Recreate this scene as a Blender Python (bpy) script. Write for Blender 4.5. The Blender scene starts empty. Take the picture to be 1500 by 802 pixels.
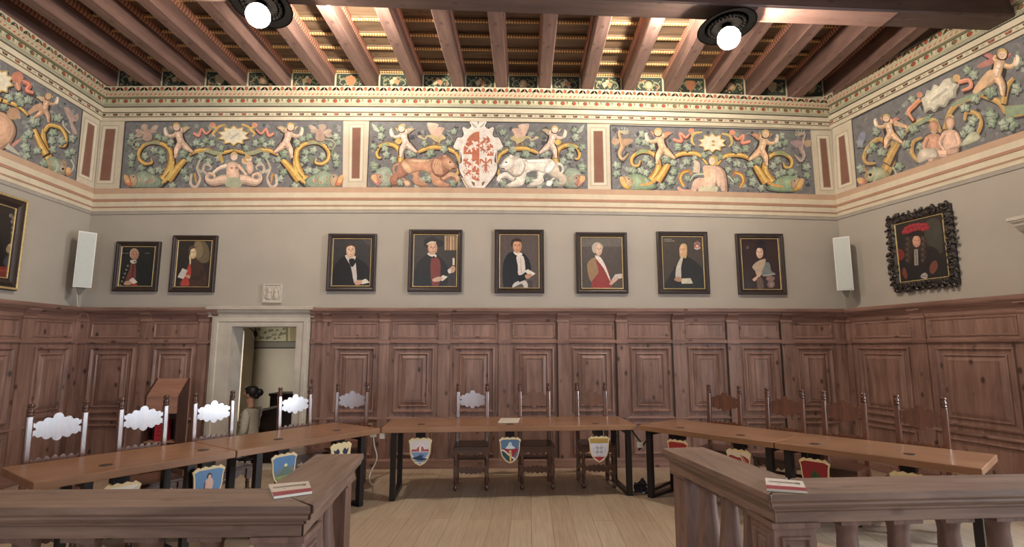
import bpy, bmesh, math, random
from mathutils import Vector, Matrix
from mathutils.geometry import tessellate_polygon
random.seed(7)
S = bpy.context.scene
C = S.collection
PI = math.pi

# ------------------------------------------------------------------ survey of the room
FOC, PITCH, YAW, EYE = 780.39, .1382, -.0256, 1.5811
D = 7.4111
XR, TR, XL, TL = 4.9132, .2094, -5.7023, -.0419

def ray(px, py):
    u = (px-750)/FOC; v = (401-py)/FOC
    cp, sp = math.cos(PITCH), math.sin(PITCH)
    Y = cp-v*sp; Z = sp+v*cp
    c, s = math.cos(YAW), math.sin(YAW)
    return Vector((c*u-s*Y, s*u+c*Y, Z))
def at_y(px, py, y):
    d = ray(px, py); return Vector((0, 0, EYE)) + d*(y/d.y)
def at_z(px, py, z):
    d = ray(px, py); return Vector((0, 0, EYE)) + d*((z-EYE)/d.z)

# ------------------------------------------------------------------ materials
def lin(c):
    c = c/255.0
    return c/12.92 if c <= .04045 else ((c+.055)/1.055)**2.4
def rgb(c): return (lin(c[0]), lin(c[1]), lin(c[2]), 1)

def new_mat(name):
    m = bpy.data.materials.new(name); m.use_nodes = True
    n = m.node_tree.nodes; l = m.node_tree.links
    return m, n, l, n['Principled BSDF']
def flat(name, col, rough=.6, metal=0, spec=.5, noise=0, nscale=6, bump=0):
    m, n, l, b = new_mat(name)
    b.inputs['Base Color'].default_value = rgb(col)
    b.inputs['Roughness'].default_value = rough
    b.inputs['Metallic'].default_value = metal
    b.inputs['Specular IOR Level'].default_value = spec
    if noise:
        tc = n.new('ShaderNodeTexCoord'); t = n.new('ShaderNodeTexNoise')
        t.inputs['Scale'].default_value = nscale; t.inputs['Detail'].default_value = 6
        l.new(tc.outputs['Object'], t.inputs['Vector'])
        r = n.new('ShaderNodeValToRGB')
        r.color_ramp.elements[0].position = .3; r.color_ramp.elements[1].position = .7
        a = rgb(col); k = 1-noise
        r.color_ramp.elements[0].color = (a[0]*k, a[1]*k, a[2]*k, 1)
        k = 1+noise*.6
        r.color_ramp.elements[1].color = (min(1, a[0]*k), min(1, a[1]*k), min(1, a[2]*k), 1)
        l.new(t.outputs['Fac'], r.inputs['Fac']); l.new(r.outputs['Color'], b.inputs['Base Color'])
        if bump:
            bp = n.new('ShaderNodeBump'); bp.inputs['Strength'].default_value = bump
            bp.inputs['Distance'].default_value = .02
            l.new(t.outputs['Fac'], bp.inputs['Height']); l.new(bp.outputs['Normal'], b.inputs['Normal'])
    return m

def wood(name, dark, light, axis='Z', rough=.45, scale=6., stretch=14., knots=0., spec=.5, coat=0., rot=0.):
    m, n, l, b = new_mat(name)
    tc = n.new('ShaderNodeTexCoord'); mp = n.new('ShaderNodeMapping')
    l.new(tc.outputs['Object'], mp.inputs['Vector'])
    sc = [scale*1.0]*3; sc['XYZ'.index(axis)] = scale/stretch
    mp.inputs['Scale'].default_value = sc
    mp.inputs['Rotation'].default_value = (0, 0, rot)
    t = n.new('ShaderNodeTexNoise'); t.inputs['Scale'].default_value = 3.0
    t.inputs['Detail'].default_value = 8; t.inputs['Roughness'].default_value = .65; t.inputs['Distortion'].default_value = .6
    l.new(mp.outputs['Vector'], t.inputs['Vector'])
    r = n.new('ShaderNodeValToRGB')
    r.color_ramp.elements[0].position = .28; r.color_ramp.elements[1].position = .74
    r.color_ramp.elements[0].color = rgb(dark); r.color_ramp.elements[1].color = rgb(light)
    l.new(t.outputs['Fac'], r.inputs['Fac'])
    out = r.outputs['Color']
    # broad colour drift between boards
    t2 = n.new('ShaderNodeTexNoise'); t2.inputs['Scale'].default_value = 1.3; t2.inputs['Detail'].default_value = 2
    l.new(tc.outputs['Object'], t2.inputs['Vector'])
    mx = n.new('ShaderNodeMixRGB'); mx.blend_type = 'MULTIPLY'
    r2 = n.new('ShaderNodeValToRGB'); r2.color_ramp.elements[0].position = .35; r2.color_ramp.elements[1].position = .65
    r2.color_ramp.elements[0].color = (.72, .7, .7, 1); r2.color_ramp.elements[1].color = (1, 1, 1, 1)
    l.new(t2.outputs['Fac'], r2.inputs['Fac'])
    mx.inputs['Fac'].default_value = .8
    l.new(out, mx.inputs['Color1']); l.new(r2.outputs['Color'], mx.inputs['Color2']); out = mx.outputs['Color']
    if knots:
        v = n.new('ShaderNodeTexVoronoi'); v.inputs['Scale'].default_value = 6.5
        mp2 = n.new('ShaderNodeMapping'); s2 = [1.0]*3; s2['XYZ'.index(axis)] = .62
        mp2.inputs['Scale'].default_value = s2
        l.new(tc.outputs['Object'], mp2.inputs['Vector']); l.new(mp2.outputs['Vector'], v.inputs['Vector'])
        r3 = n.new('ShaderNodeValToRGB'); r3.color_ramp.elements[0].position = .07; r3.color_ramp.elements[1].position = .19
        r3.color_ramp.elements[0].color = (1-knots,)*3+(1,); r3.color_ramp.elements[1].color = (1, 1, 1, 1)
        l.new(v.outputs['Distance'], r3.inputs['Fac'])
        m3 = n.new('ShaderNodeMixRGB'); m3.blend_type = 'MULTIPLY'; m3.inputs['Fac'].default_value = 1
        l.new(out, m3.inputs['Color1']); l.new(r3.outputs['Color'], m3.inputs['Color2']); out = m3.outputs['Color']
    l.new(out, b.inputs['Base Color'])
    b.inputs['Roughness'].default_value = rough
    b.inputs['Specular IOR Level'].default_value = spec
    b.inputs['Coat Weight'].default_value = coat; b.inputs['Coat Roughness'].default_value = .15
    bp = n.new('ShaderNodeBump'); bp.inputs['Strength'].default_value = .1; bp.inputs['Distance'].default_value = .005
    l.new(t.outputs['Fac'], bp.inputs['Height']); l.new(bp.outputs['Normal'], b.inputs['Normal'])
    return m

def paint_mat(name, rough=.75, mottled=.2, nscale=9, spec=.3):
    m, n, l, b = new_mat(name)
    a = n.new('ShaderNodeVertexColor'); a.layer_name = 'Col'
    tc = n.new('ShaderNodeTexCoord'); t = n.new('ShaderNodeTexNoise')
    t.inputs['Scale'].default_value = nscale; t.inputs['Detail'].default_value = 8; t.inputs['Roughness'].default_value = .7
    l.new(tc.outputs['Object'], t.inputs['Vector'])
    r = n.new('ShaderNodeValToRGB'); r.color_ramp.elements[0].position = .3; r.color_ramp.elements[1].position = .7
    r.color_ramp.elements[0].color = (1-mottled,)*3+(1,); r.color_ramp.elements[1].color = (1+mottled*.5,)*3+(1,)
    l.new(t.outputs['Fac'], r.inputs['Fac'])
    mx = n.new('ShaderNodeMixRGB'); mx.blend_type = 'MULTIPLY'; mx.inputs['Fac'].default_value = 1
    l.new(a.outputs['Color'], mx.inputs['Color1']); l.new(r.outputs['Color'], mx.inputs['Color2'])
    l.new(mx.outputs['Color'], b.inputs['Base Color'])
    b.inputs['Roughness'].default_value = rough; b.inputs['Specular IOR Level'].default_value = spec
    return m

M = {}
M['plaster'] = flat('plaster', (176, 170, 161), .9, noise=.07, nscale=1.6, spec=.2)
M['stone'] = flat('door stone', (196, 189, 178), .8, noise=.14, nscale=5, spec=.2, bump=.3)
M['panel'] = wood('panelling pine', (112, 84, 75), (174, 139, 125), 'Z', .42, 4., 9., .75)
M['panel_h'] = wood('panelling pine rails', (112, 84, 75), (172, 137, 123), 'X', .42, 4., 9., .7)
M['joist'] = wood('joist timber', (98, 74, 68), (142, 112, 103), 'Y', .6, 4., 10., .45)
M['pale'] = wood('lamplit beam board', (140, 104, 94), (186, 150, 138), 'X', .5, 3., 10., .3)  # paler than the beam timber: lamplight on its underside put into the colour
M['beam'] = wood('beam timber', (70, 54, 50), (106, 84, 78), 'X', .6, 3., 10., .4)
M['boards'] = wood('ceiling boards', (78, 60, 46), (132, 108, 84), 'X', .65, 3.5, 10., .5)
M['rail'] = wood('old oak rail', (106, 84, 72), (160, 132, 116), 'X', .5, 5., 10., .35)
M['rail_y'] = wood('old oak rail across', (106, 84, 72), (160, 132, 116), 'Y', .5, 5., 10., .35)
M['bal'] = wood('old oak baluster', (100, 76, 68), (152, 122, 110), 'Z', .5, 5., 8., .3)
M['table'] = wood('table top wood', (134, 96, 70), (174, 132, 100), 'X', .28, 3., 12., 0, coat=.25)
M['chair'] = wood('walnut chair', (84, 50, 36), (132, 84, 60), 'Z', .24, 8., 9., 0, spec=.9, coat=1.)
M['seat'] = wood('walnut seat', (66, 40, 30), (110, 68, 48), 'X', .3, 8., 9., 0, spec=.6, coat=.3)
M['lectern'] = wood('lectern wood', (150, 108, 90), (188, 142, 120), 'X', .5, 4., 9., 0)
M['lectern_shaded'] = wood('lectern shaded wood', (62, 36, 30), (86, 52, 42), 'Z', .5, 4., 9., 0)  # lectern wood made darker: shade on its sides and inside put into the colour
M['steel'] = flat('black steel', (40, 36, 36), .35, .3)
M['iron'] = flat('matte black iron', (2.2, 2, 2), 1, 0, 0, noise=.3, nscale=20)
M['brass'] = flat('brass', (190, 150, 80), .35, .9)
M['gilt'] = flat('gilt', (222, 198, 142), .35, .4, noise=.2, nscale=40)
M['frame'] = flat('ebonised frame', (48, 36, 34), .38, 0, .6, noise=.2, nscale=14)
M['carved'] = flat('carved black frame', (50, 44, 42), .3, 0, .7, noise=.3, nscale=18)
M['white'] = flat('speaker white', (222, 224, 222), .5)
M['grille'] = flat('speaker grille', (196, 204, 202), .7, noise=.05, nscale=60)
M['bracket'] = flat('grey bracket', (134, 130, 126), .6)
M['cable_w'] = flat('white cable', (214, 208, 196), .5)
M['cable_b'] = flat('black cable', (34, 32, 34), .45)
M['chrome'] = flat('chrome', (200, 205, 215), .15, 1)
M['paper'] = flat('paper', (226, 220, 208), .7)
M['grommet'] = flat('grommet plastic', (58, 44, 40), .35)
M['paint'] = paint_mat('fresco paint', .9, .3, 13)
M['trimpaint'] = paint_mat('moulding paint', .85, .12, 5)
M['oil'] = paint_mat('oil paint', .32, .25, 30, .5)
M['enamel'] = paint_mat('enamel paint', .4, .08, 20, .5)
M['skin'] = flat('skin', (196, 150, 126), .55)
M['hair'] = flat('dark hair', (32, 26, 26), .45, noise=.3, nscale=60)
M['cardigan'] = flat('pale cardigan', (206, 200, 188), .85, noise=.12, nscale=40)
M['trousers'] = flat('dark trousers', (52, 50, 56), .85)
M['red'] = flat('red card', (176, 40, 58), .6, noise=.25, nscale=25)
M['dark'] = wood('dark bench wood', (42, 30, 26), (66, 48, 40), 'X', .5, 4., 9.)
M['cream'] = flat('cream corridor wall', (196, 182, 158), .9, noise=.1, nscale=2)
def emit(name, col, k):
    m, n, l, b = new_mat(name)
    b.inputs['Base Color'].default_value = rgb(col)
    b.inputs['Emission Color'].default_value = rgb(col); b.inputs['Emission Strength'].default_value = k
    return m
M['globe'] = emit('lit globe', (255, 239, 217), 225)
M['bulb'] = emit('lit bulb', (255, 222, 170), 60)
M['day'] = emit('bright pane', (250, 250, 250), 1.6)

# floor planks
def floor_mat():
    m, n, l, b = new_mat('floor planks')
    tc = n.new('ShaderNodeTexCoord'); mp = n.new('ShaderNodeMapping')
    mp.inputs['Rotation'].default_value = (0, 0, PI/2+.06)
    l.new(tc.outputs['Object'], mp.inputs['Vector'])
    bk = n.new('ShaderNodeTexBrick')
    bk.inputs['Scale'].default_value = 1; bk.inputs['Brick Width'].default_value = 2.6; bk.inputs['Row Height'].default_value = .19
    bk.inputs['Mortar Size'].default_value = .0022; bk.inputs['Bias'].default_value = 0
    bk.inputs['Color1'].default_value = rgb((192, 176, 154)); bk.inputs['Color2'].default_value = rgb((180, 162, 140))
    bk.inputs['Mortar'].default_value = rgb((140, 118, 98)); bk.offset = .37
    l.new(mp.outputs['Vector'], bk.inputs['Vector'])
    mp2 = n.new('ShaderNodeMapping'); mp2.inputs['Scale'].default_value = (1.2, 18, 1)
    l.new(mp.outputs['Vector'], mp2.inputs['Vector'])
    t = n.new('ShaderNodeTexNoise'); t.inputs['Scale'].default_value = 2.2; t.inputs['Detail'].default_value = 8
    l.new(mp2.outputs['Vector'], t.inputs['Vector'])
    r = n.new('ShaderNodeValToRGB'); r.color_ramp.elements[0].position = .3; r.color_ramp.elements[1].position = .7
    r.color_ramp.elements[0].color = (.8, .78, .76, 1); r.color_ramp.elements[1].color = (1.05, 1.05, 1.05, 1)
    l.new(t.outputs['Fac'], r.inputs['Fac'])
    mx = n.new('ShaderNodeMixRGB'); mx.blend_type = 'MULTIPLY'; mx.inputs['Fac'].default_value = 1
    l.new(bk.outputs['Color'], mx.inputs['Color1']); l.new(r.outputs['Color'], mx.inputs['Color2'])
    l.new(mx.outputs['Color'], b.inputs['Base Color'])
    b.inputs['Roughness'].default_value = .42
    bp = n.new('ShaderNodeBump'); bp.inputs['Strength'].default_value = .25; bp.inputs['Distance'].default_value = .004
    l.new(bk.outputs['Fac'], bp.inputs['Height']); bp.invert = True
    l.new(bp.outputs['Normal'], b.inputs['Normal'])
    return m
M['floor'] = floor_mat()

# ------------------------------------------------------------------ mesh helpers
class MB:
    def __init__(s): s.v = []; s.f = []; s.sm = []
    def add(s, vs, fs, smooth=False):
        o = len(s.v); s.v += [tuple(v) for v in vs]
        for f in fs: s.f.append([o+i for i in f]); s.sm.append(smooth)
        return s
    def box(s, x0, x1, y0, y1, z0, z1, mat=None):
        vs = [Vector((x, y, z)) for z in (z0, z1) for y in (y0, y1) for x in (x0, x1)]
        if mat: vs = [mat @ v for v in vs]
        return s.add(vs, [(0, 2, 3, 1), (4, 5, 7, 6), (0, 1, 5, 4), (2, 6, 7, 3), (0, 4, 6, 2), (1, 3, 7, 5)])
    def prism(s, pts, fn, smooth_side=False):
        """pts: 2-D outline; fn(u, v, k) -> 3-D point for k = 0 / 1 (the two ends)"""
        n = len(pts); a = [fn(u, v, 0) for u, v in pts]; b = [fn(u, v, 1) for u, v in pts]
        tri = tessellate_polygon([[Vector((u, v, 0)) for u, v in pts]])
        s.add(a, [t for t in tri]); s.add(b, [tuple(reversed(t)) for t in tri])
        s.add(a+b, [(i, (i+1) % n, n+(i+1) % n, n+i) for i in range(n)], smooth_side)
        return s
    def lathe(s, prof, cx=0, cy=0, segs=16, mat=None, smooth=True):
        vs = []; fs = []
        for r, z in prof:
            for i in range(segs):
                a = 2*PI*i/segs; v = Vector((cx+r*math.cos(a), cy+r*math.sin(a), z)); vs.append(mat @ v if mat else v)
        for j in range(len(prof)-1):
            for i in range(segs):
                k = (i+1) % segs
                fs.append((j*segs+i, j*segs+k, (j+1)*segs+k, (j+1)*segs+i))
        fs.append(tuple(range(segs))[::-1]); fs.append(tuple((len(prof)-1)*segs+i for i in range(segs)))
        return s.add(vs, fs, smooth)
    def tube(s, pts, r, segs=8, smooth=True):
        pts = [Vector(p) for p in pts]; n = len(pts); vs = []; fs = []
        rr = r if isinstance(r, (list, tuple)) else [r]*n
        up = Vector((.31, .17, .93))
        for i, p in enumerate(pts):
            t = (pts[min(i+1, n-1)]-pts[max(i-1, 0)]).normalized()
            a = t.cross(up)
            if a.length < .05: a = t.cross(Vector((1, 0, 0)))
            a.normalize(); b = t.cross(a)
            for k in range(segs):
                q = 2*PI*k/segs; vs.append(p+(a*math.cos(q)+b*math.sin(q))*rr[i])
        for i in range(n-1):
            for k in range(segs):
                j = (k+1) % segs; fs.append((i*segs+k, i*segs+j, (i+1)*segs+j, (i+1)*segs+k))
        fs.append(tuple(range(segs))); fs.append(tuple((n-1)*segs+k for k in range(segs))[::-1])
        return s.add(vs, fs, smooth)
    def ball(s, c, r, seg=12, ring=8, sq=(1, 1, 1), mat=None):
        vs = []; fs = []
        for j in range(ring+1):
            t = PI*j/ring
            for i in range(seg):
                a = 2*PI*i/seg
                v = Vector((r*math.sin(t)*math.cos(a)*sq[0], r*math.sin(t)*math.sin(a)*sq[1], r*math.cos(t)*sq[2]))
                if mat: v = mat @ v
                vs.append(Vector(c)+v)
        for j in range(ring):
            for i in range(seg):
                k = (i+1) % seg; fs.append((j*seg+i, (j+1)*seg+i, (j+1)*seg+k, j*seg+k))
        return s.add(vs, fs, True)
    def mesh(s, name):
        me = bpy.data.meshes.new(name); me.from_pydata(s.v, [], s.f)
        me.polygons.foreach_set('use_smooth', s.sm)
        bm = bmesh.new(); bm.from_mesh(me)
        bmesh.ops.remove_doubles(bm, verts=bm.verts, dist=1e-5)
        bmesh.ops.recalc_face_normals(bm, faces=bm.faces)
        bm.to_mesh(me); bm.free(); me.update()
        return me
    def build(s, name, mat, parent=None, bevel=0):
        o = bpy.data.objects.new(name, s.mesh(name)); C.objects.link(o)
        o.data.materials.append(M[mat] if isinstance(mat, str) else mat)
        if parent: o.parent = parent
        if bevel:
            b = o.modifiers.new('edge', 'BEVEL'); b.width = bevel; b.segments = 2; b.limit_method = 'ANGLE'; b.angle_limit = .7
        return o

def tag(o, label, cat, group=None):
    o['label'] = label; o['category'] = cat
    if group: o['group'] = group
    return o
def struct(o): o['kind'] = 'structure'; return o
def thing(name, label, cat, loc=(0, 0, 0), rz=0, group=None):
    o = bpy.data.objects.new(name, None); C.objects.link(o)
    o.location = loc; o.rotation_euler = (0, 0, rz); o.empty_display_size = .1
    return tag(o, label, cat, group)
def copy_tree(o, parent=None):
    c = o.copy(); C.objects.link(c)
    if parent: c.parent = parent
    for ch in list(o.children): copy_tree(ch, c)
    return c
def crom(pts, closed=False, k=6):
    n = len(pts); out = []
    P = [Vector(p) for p in pts]
    rng = range(n if closed else n-1)
    for i in rng:
        p0 = P[(i-1) % n] if closed or i > 0 else P[0]*2-P[1]
        p1 = P[i]; p2 = P[(i+1) % n]
        p3 = P[(i+2) % n] if closed or i+2 < n else P[-1]*2-P[-2]
        for j in range(k):
            t = j/k
            out.append(.5*((2*p1)+(p2-p0)*t+(2*p0-5*p1+4*p2-p3)*t*t+(3*p1-p0-3*p2+p3)*t**3))
    if not closed: out.append(P[-1])
    return out

# ------------------------------------------------------------------ wall frames: local x to the right seen from the room, -y into the room
class Frame:
    def __init__(s, ox, oy, rz):
        s.o = Vector((ox, oy, 0)); s.rz = rz
        s.m = Matrix.Translation(s.o) @ Matrix.Rotation(rz, 4, 'Z'); s.inv = s.m.inverted()
        s.n = s.m.to_3x3() @ Vector((0, -1, 0))
    def px(s, x, y, off=0):
        """photo pixel -> (u, z) on this wall, on the plane off metres in front of it"""
        d = ray(x, y); o = Vector((0, 0, EYE)); p = s.o+s.n*off
        t = (p-o).dot(s.n)/d.dot(s.n)
        q = s.inv @ (o+d*t)
        return q.x, q.z
BACK = Frame(0, D, 0)
RIGHT = Frame(XR, D, math.atan2(-1, TR))
LEFT = Frame(XL, D, math.atan2(1, TL))       # u runs negative towards the camera

class Paint:
    """flat painted shapes on a wall, canvas or board: one mesh, one colour per shape"""
    def __init__(s, conv, y0=-.004, step=.00018):
        s.conv = conv; s.pr = []; s.T = lambda x, y: (x, y); s.y0 = y0; s.step = step
        s.u0 = 0; s.w0 = 0
    def zoom(s, ox, oy, k, mirror=None):
        if mirror is None: s.T = lambda x, y: (ox+x/k, oy+y/k)
        else: s.T = lambda x, y: (2*mirror-(ox+x/k), oy+y/k)
        s.k = k; return s
    def raw(s, pts, col):
        q = [s.conv(*s.T(*p)) for p in pts]
        xs = [a for a, b in q]; zs = [b for a, b in q]
        bb = (min(xs), max(xs), min(zs), max(zs)); lay = 0
        for o in s.pr:
            b = o[2]
            if b[0] < bb[1] and b[1] > bb[0] and b[2] < bb[3] and b[3] > bb[2]: lay = max(lay, o[3]+1)
        s.pr.append((q, rgb(col), bb, lay)); return s
    def poly(s, pts, col): return s.raw(pts, col)
    def blob(s, pts, col, k=4): return s.raw([(v[0], v[1]) for v in crom([(a, b, 0) for a, b in pts], True, k)], col)
    def body(s, pts, col, k=3):
        q = [(v[0], v[1]) for v in crom([(a, b, 0) for a, b in pts], True, k)]
        cx = sum(a for a, b in q)/len(q); cy = sum(b for a, b in q)/len(q)
        w = max(a for a, b in q)-min(a for a, b in q); h = max(b for a, b in q)-min(b for a, b in q)
        f = lambda z: tuple(max(0, min(255, c*z)) for c in col)
        sc = lambda m, dx, dy: [(cx+(a-cx)*m-dx*w, cy+(b-cy)*m-dy*h) for a, b in q]
        s.raw(q, f(.8)); s.raw(sc(.9, .035, .03), col); s.raw(sc(.62, .06, .06), f(1.07)); s.raw(sc(.34, .08, .08), f(1.13)); return s
    def limb(s, pts, w, col, k=5):
        f = lambda z: tuple(max(0, min(255, c*z)) for c in col)
        m = sum(w)/len(w)*.13
        s.stroke(pts, w, f(.8), k); s.stroke([(x-m, y-m) for x, y in pts], [a*.74 for a in w], col, k); s.stroke([(x-m*1.8, y-m*1.8) for x, y in pts], [a*.34 for a in w], f(1.12), k); return s
    def ell(s, cx, cy, rx, ry, col, rot=0, n=16):
        c, q = math.cos(rot), math.sin(rot)
        return s.raw([(cx+rx*math.cos(t)*c-ry*math.sin(t)*q, cy+rx*math.cos(t)*q+ry*math.sin(t)*c) for t in [2*PI*i/n for i in range(n)]], col)
    def rect(s, x0, y0, x1, y1, col): return s.raw([(x0, y0), (x1, y0), (x1, y1), (x0, y1)], col)
    def stroke(s, pts, w, col, k=5, straight=False):
        p = [Vector((a, b, 0)) for a, b in pts] if straight else crom([(a, b, 0) for a, b in pts], False, k)
        n = len(p); L = []; R = []
        for i in range(n):
            t = p[min(i+1, n-1)]-p[max(i-1, 0)]
            if t.length < 1e-6: continue
            t.normalize(); q = i/(n-1)
            if isinstance(w, (list, tuple)):
                a = q*(len(w)-1); j = min(int(a), len(w)-2); ww = w[j]+(w[j+1]-w[j])*(a-j)
            else: ww = w
            nx, ny = -t.y*ww/2, t.x*ww/2
            L.append((p[i].x+nx, p[i].y+ny)); R.append((p[i].x-nx, p[i].y-ny))
        return s.strip(L, R, col)
    def strip(s, L, R, col):
        a = [s.conv(*s.T(*q)) for q in L]; b = [s.conv(*s.T(*q)) for q in R]
        q = a+b[::-1]; xs = [u for u, v in q]; zs = [v for u, v in q]
        bb = (min(xs), max(xs), min(zs), max(zs)); lay = 0
        for o in s.pr:
            c = o[2]
            if c[0] < bb[1] and c[1] > bb[0] and c[2] < bb[3] and c[3] > bb[2]: lay = max(lay, o[3]+1)
        s.pr.append(((a, b), rgb(col), bb, lay)); return s
    def build(s, name, mat, parent=None, loc=(0, 0), extra=None):
        vs = []; fs = []; cols = []
        lu, lz = loc
        for q, col, bb, lay in s.pr:
            y = s.y0-s.step*lay; o = len(vs)
            if isinstance(q, tuple):
                a, b = q; vs += [(u-lu, y, z-lz) for u, z in a]+[(u-lu, y, z-lz) for u, z in b]; n = len(a)
                F = [(o+i, o+i+1, o+n+i+1, o+n+i) for i in range(n-1)]
            else:
                vs += [(u-lu, y, z-lz) for u, z in q]
                F = [tuple(o+i for i in t) for t in tessellate_polygon([[Vector((u, z, 0)) for u, z in q]])]
            fs += F; cols += [col]*len(F)
        if extra:           # a solid backing: (verts, faces, colour)
            for ev, ef, ec in extra:
                o = len(vs); vs += [tuple(v) for v in ev]; fs += [tuple(o+i for i in f) for f in ef]; cols += [rgb(ec)]*len(ef)
        me = bpy.data.meshes.new(name); me.from_pydata(vs, [], fs)
        ca = me.color_attributes.new('Col', 'FLOAT_COLOR', 'CORNER')
        dat = []
        for p in me.polygons: dat += list(cols[p.index])*p.loop_total
        ca.data.foreach_set('color', dat)
        me.validate(); me.update()
        ob = bpy.data.objects.new(name, me); C.objects.link(ob); me.materials.append(M[mat])
        if parent: ob.parent = parent
        return ob

# ------------------------------------------------------------------ room shell
YF = -3.2                                     # the room goes on behind the camera
def in_frame(o, fr): o.matrix_world = fr.m; return o
ZC = 5.62
struct(MB().box(-6.6, 8.0, YF, D+.3, -.12, 0).build('floor', 'floor'))
LEN = D-YF
struct(MB().box(-6.6, 8.0, YF, D+.3, ZC, ZC+.1).build('ceiling', 'boards'))
DX0, DX1, DZ = -3.61, -2.714, 1.875           # doorway
m = MB(); m.box(-6.3, DX0, 0, .24, 0, 5.8); m.box(DX1, 6.2, 0, .24, 0, 5.8); m.box(DX0, DX1, 0, .24, DZ, 5.8)
struct(in_frame(m.build('wall_back', 'plaster'), BACK))
m = MB(); m.box(-LEN-.3, .3, 0, .25, 0, 5.8)
struct(in_frame(m.build('wall_left', 'plaster'), LEFT))
WIN = [(3.4, 4.6), (4.95, 6.15), (6.5, 7.7), (8.05, 9.25)]
m = MB(); u = -.3
for a, b in WIN:
    m.box(u, a, 0, .3, 0, 5.8); m.box(a, b, 0, .3, 0, .95); m.box(a, b, 0, .3, 2.45, 5.8); u = b
m.box(u, LEN+.6, 0, .3, 0, 5.8)
struct(in_frame(m.build('wall_right', 'plaster'), RIGHT))
for i, (a, b) in enumerate(WIN):
    m = MB()
    for x0, x1 in ((a, a+.06), (b-.06, b), ((a+b)/2-.03, (a+b)/2+.03)): m.box(x0, x1, .12, .18, .95, 2.45)
    for z0 in (.95, 1.8, 2.39): m.box(a, b, .12, .18, z0, z0+.06)
    struct(in_frame(m.build('window_%d' % (i+1), 'rail'), RIGHT))
    L = bpy.data.lights.new('window daylight', 'AREA'); L.shape = 'RECTANGLE'; L.size = b-a; L.size_y = 1.4
    L.energy = 46 if i else 100; L.color = (.82, .9, 1)
    lo = bpy.data.objects.new('window_daylight', L); C.objects.link(lo)
    lo.matrix_world = RIGHT.m @ Matrix.Translation(((a+b)/2, .22, 1.7)) @ Matrix.Rotation(-PI/2, 4, 'X')
    lo['kind'] = 'structure'

FRONT = Frame(0, YF, PI)
FW = [(.1, 1.2), (3.0, 4.3)]                  # in wall units: to the right seen from the room
m = MB(); u = -8.2
for a, b in FW:
    m.box(u, a, 0, .3, 0, 5.8); m.box(a, b, 0, .3, 0, .9); m.box(a, b, 0, .3, 3.2, 5.8); u = b
m.box(u, 6.6, 0, .3, 0, 5.8)
struct(in_frame(m.build('wall_front', 'plaster'), FRONT))
for i, (a, b) in enumerate(FW):
    m = MB()
    for x0, x1 in ((a, a+.06), (b-.06, b), ((a+b)/2-.03, (a+b)/2+.03)): m.box(x0, x1, .12, .18, .9, 3.2)
    for z0 in (.9, 2.4, 3.14): m.box(a, b, .12, .18, z0, z0+.06)
    struct(in_frame(m.build('window_%d' % (i+5), 'rail'), FRONT))
    L = bpy.data.lights.new('window daylight', 'AREA'); L.shape = 'RECTANGLE'; L.size = b-a; L.size_y = 2.2
    L.energy = 26; L.color = (.84, .9, 1)
    lo = bpy.data.objects.new('window_daylight', L); C.objects.link(lo)
    lo.matrix_world = FRONT.m @ Matrix.Translation(((a+b)/2, .22, 2.05)) @ Matrix.Rotation(-PI/2, 4, 'X')
    lo['kind'] = 'structure'

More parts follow.
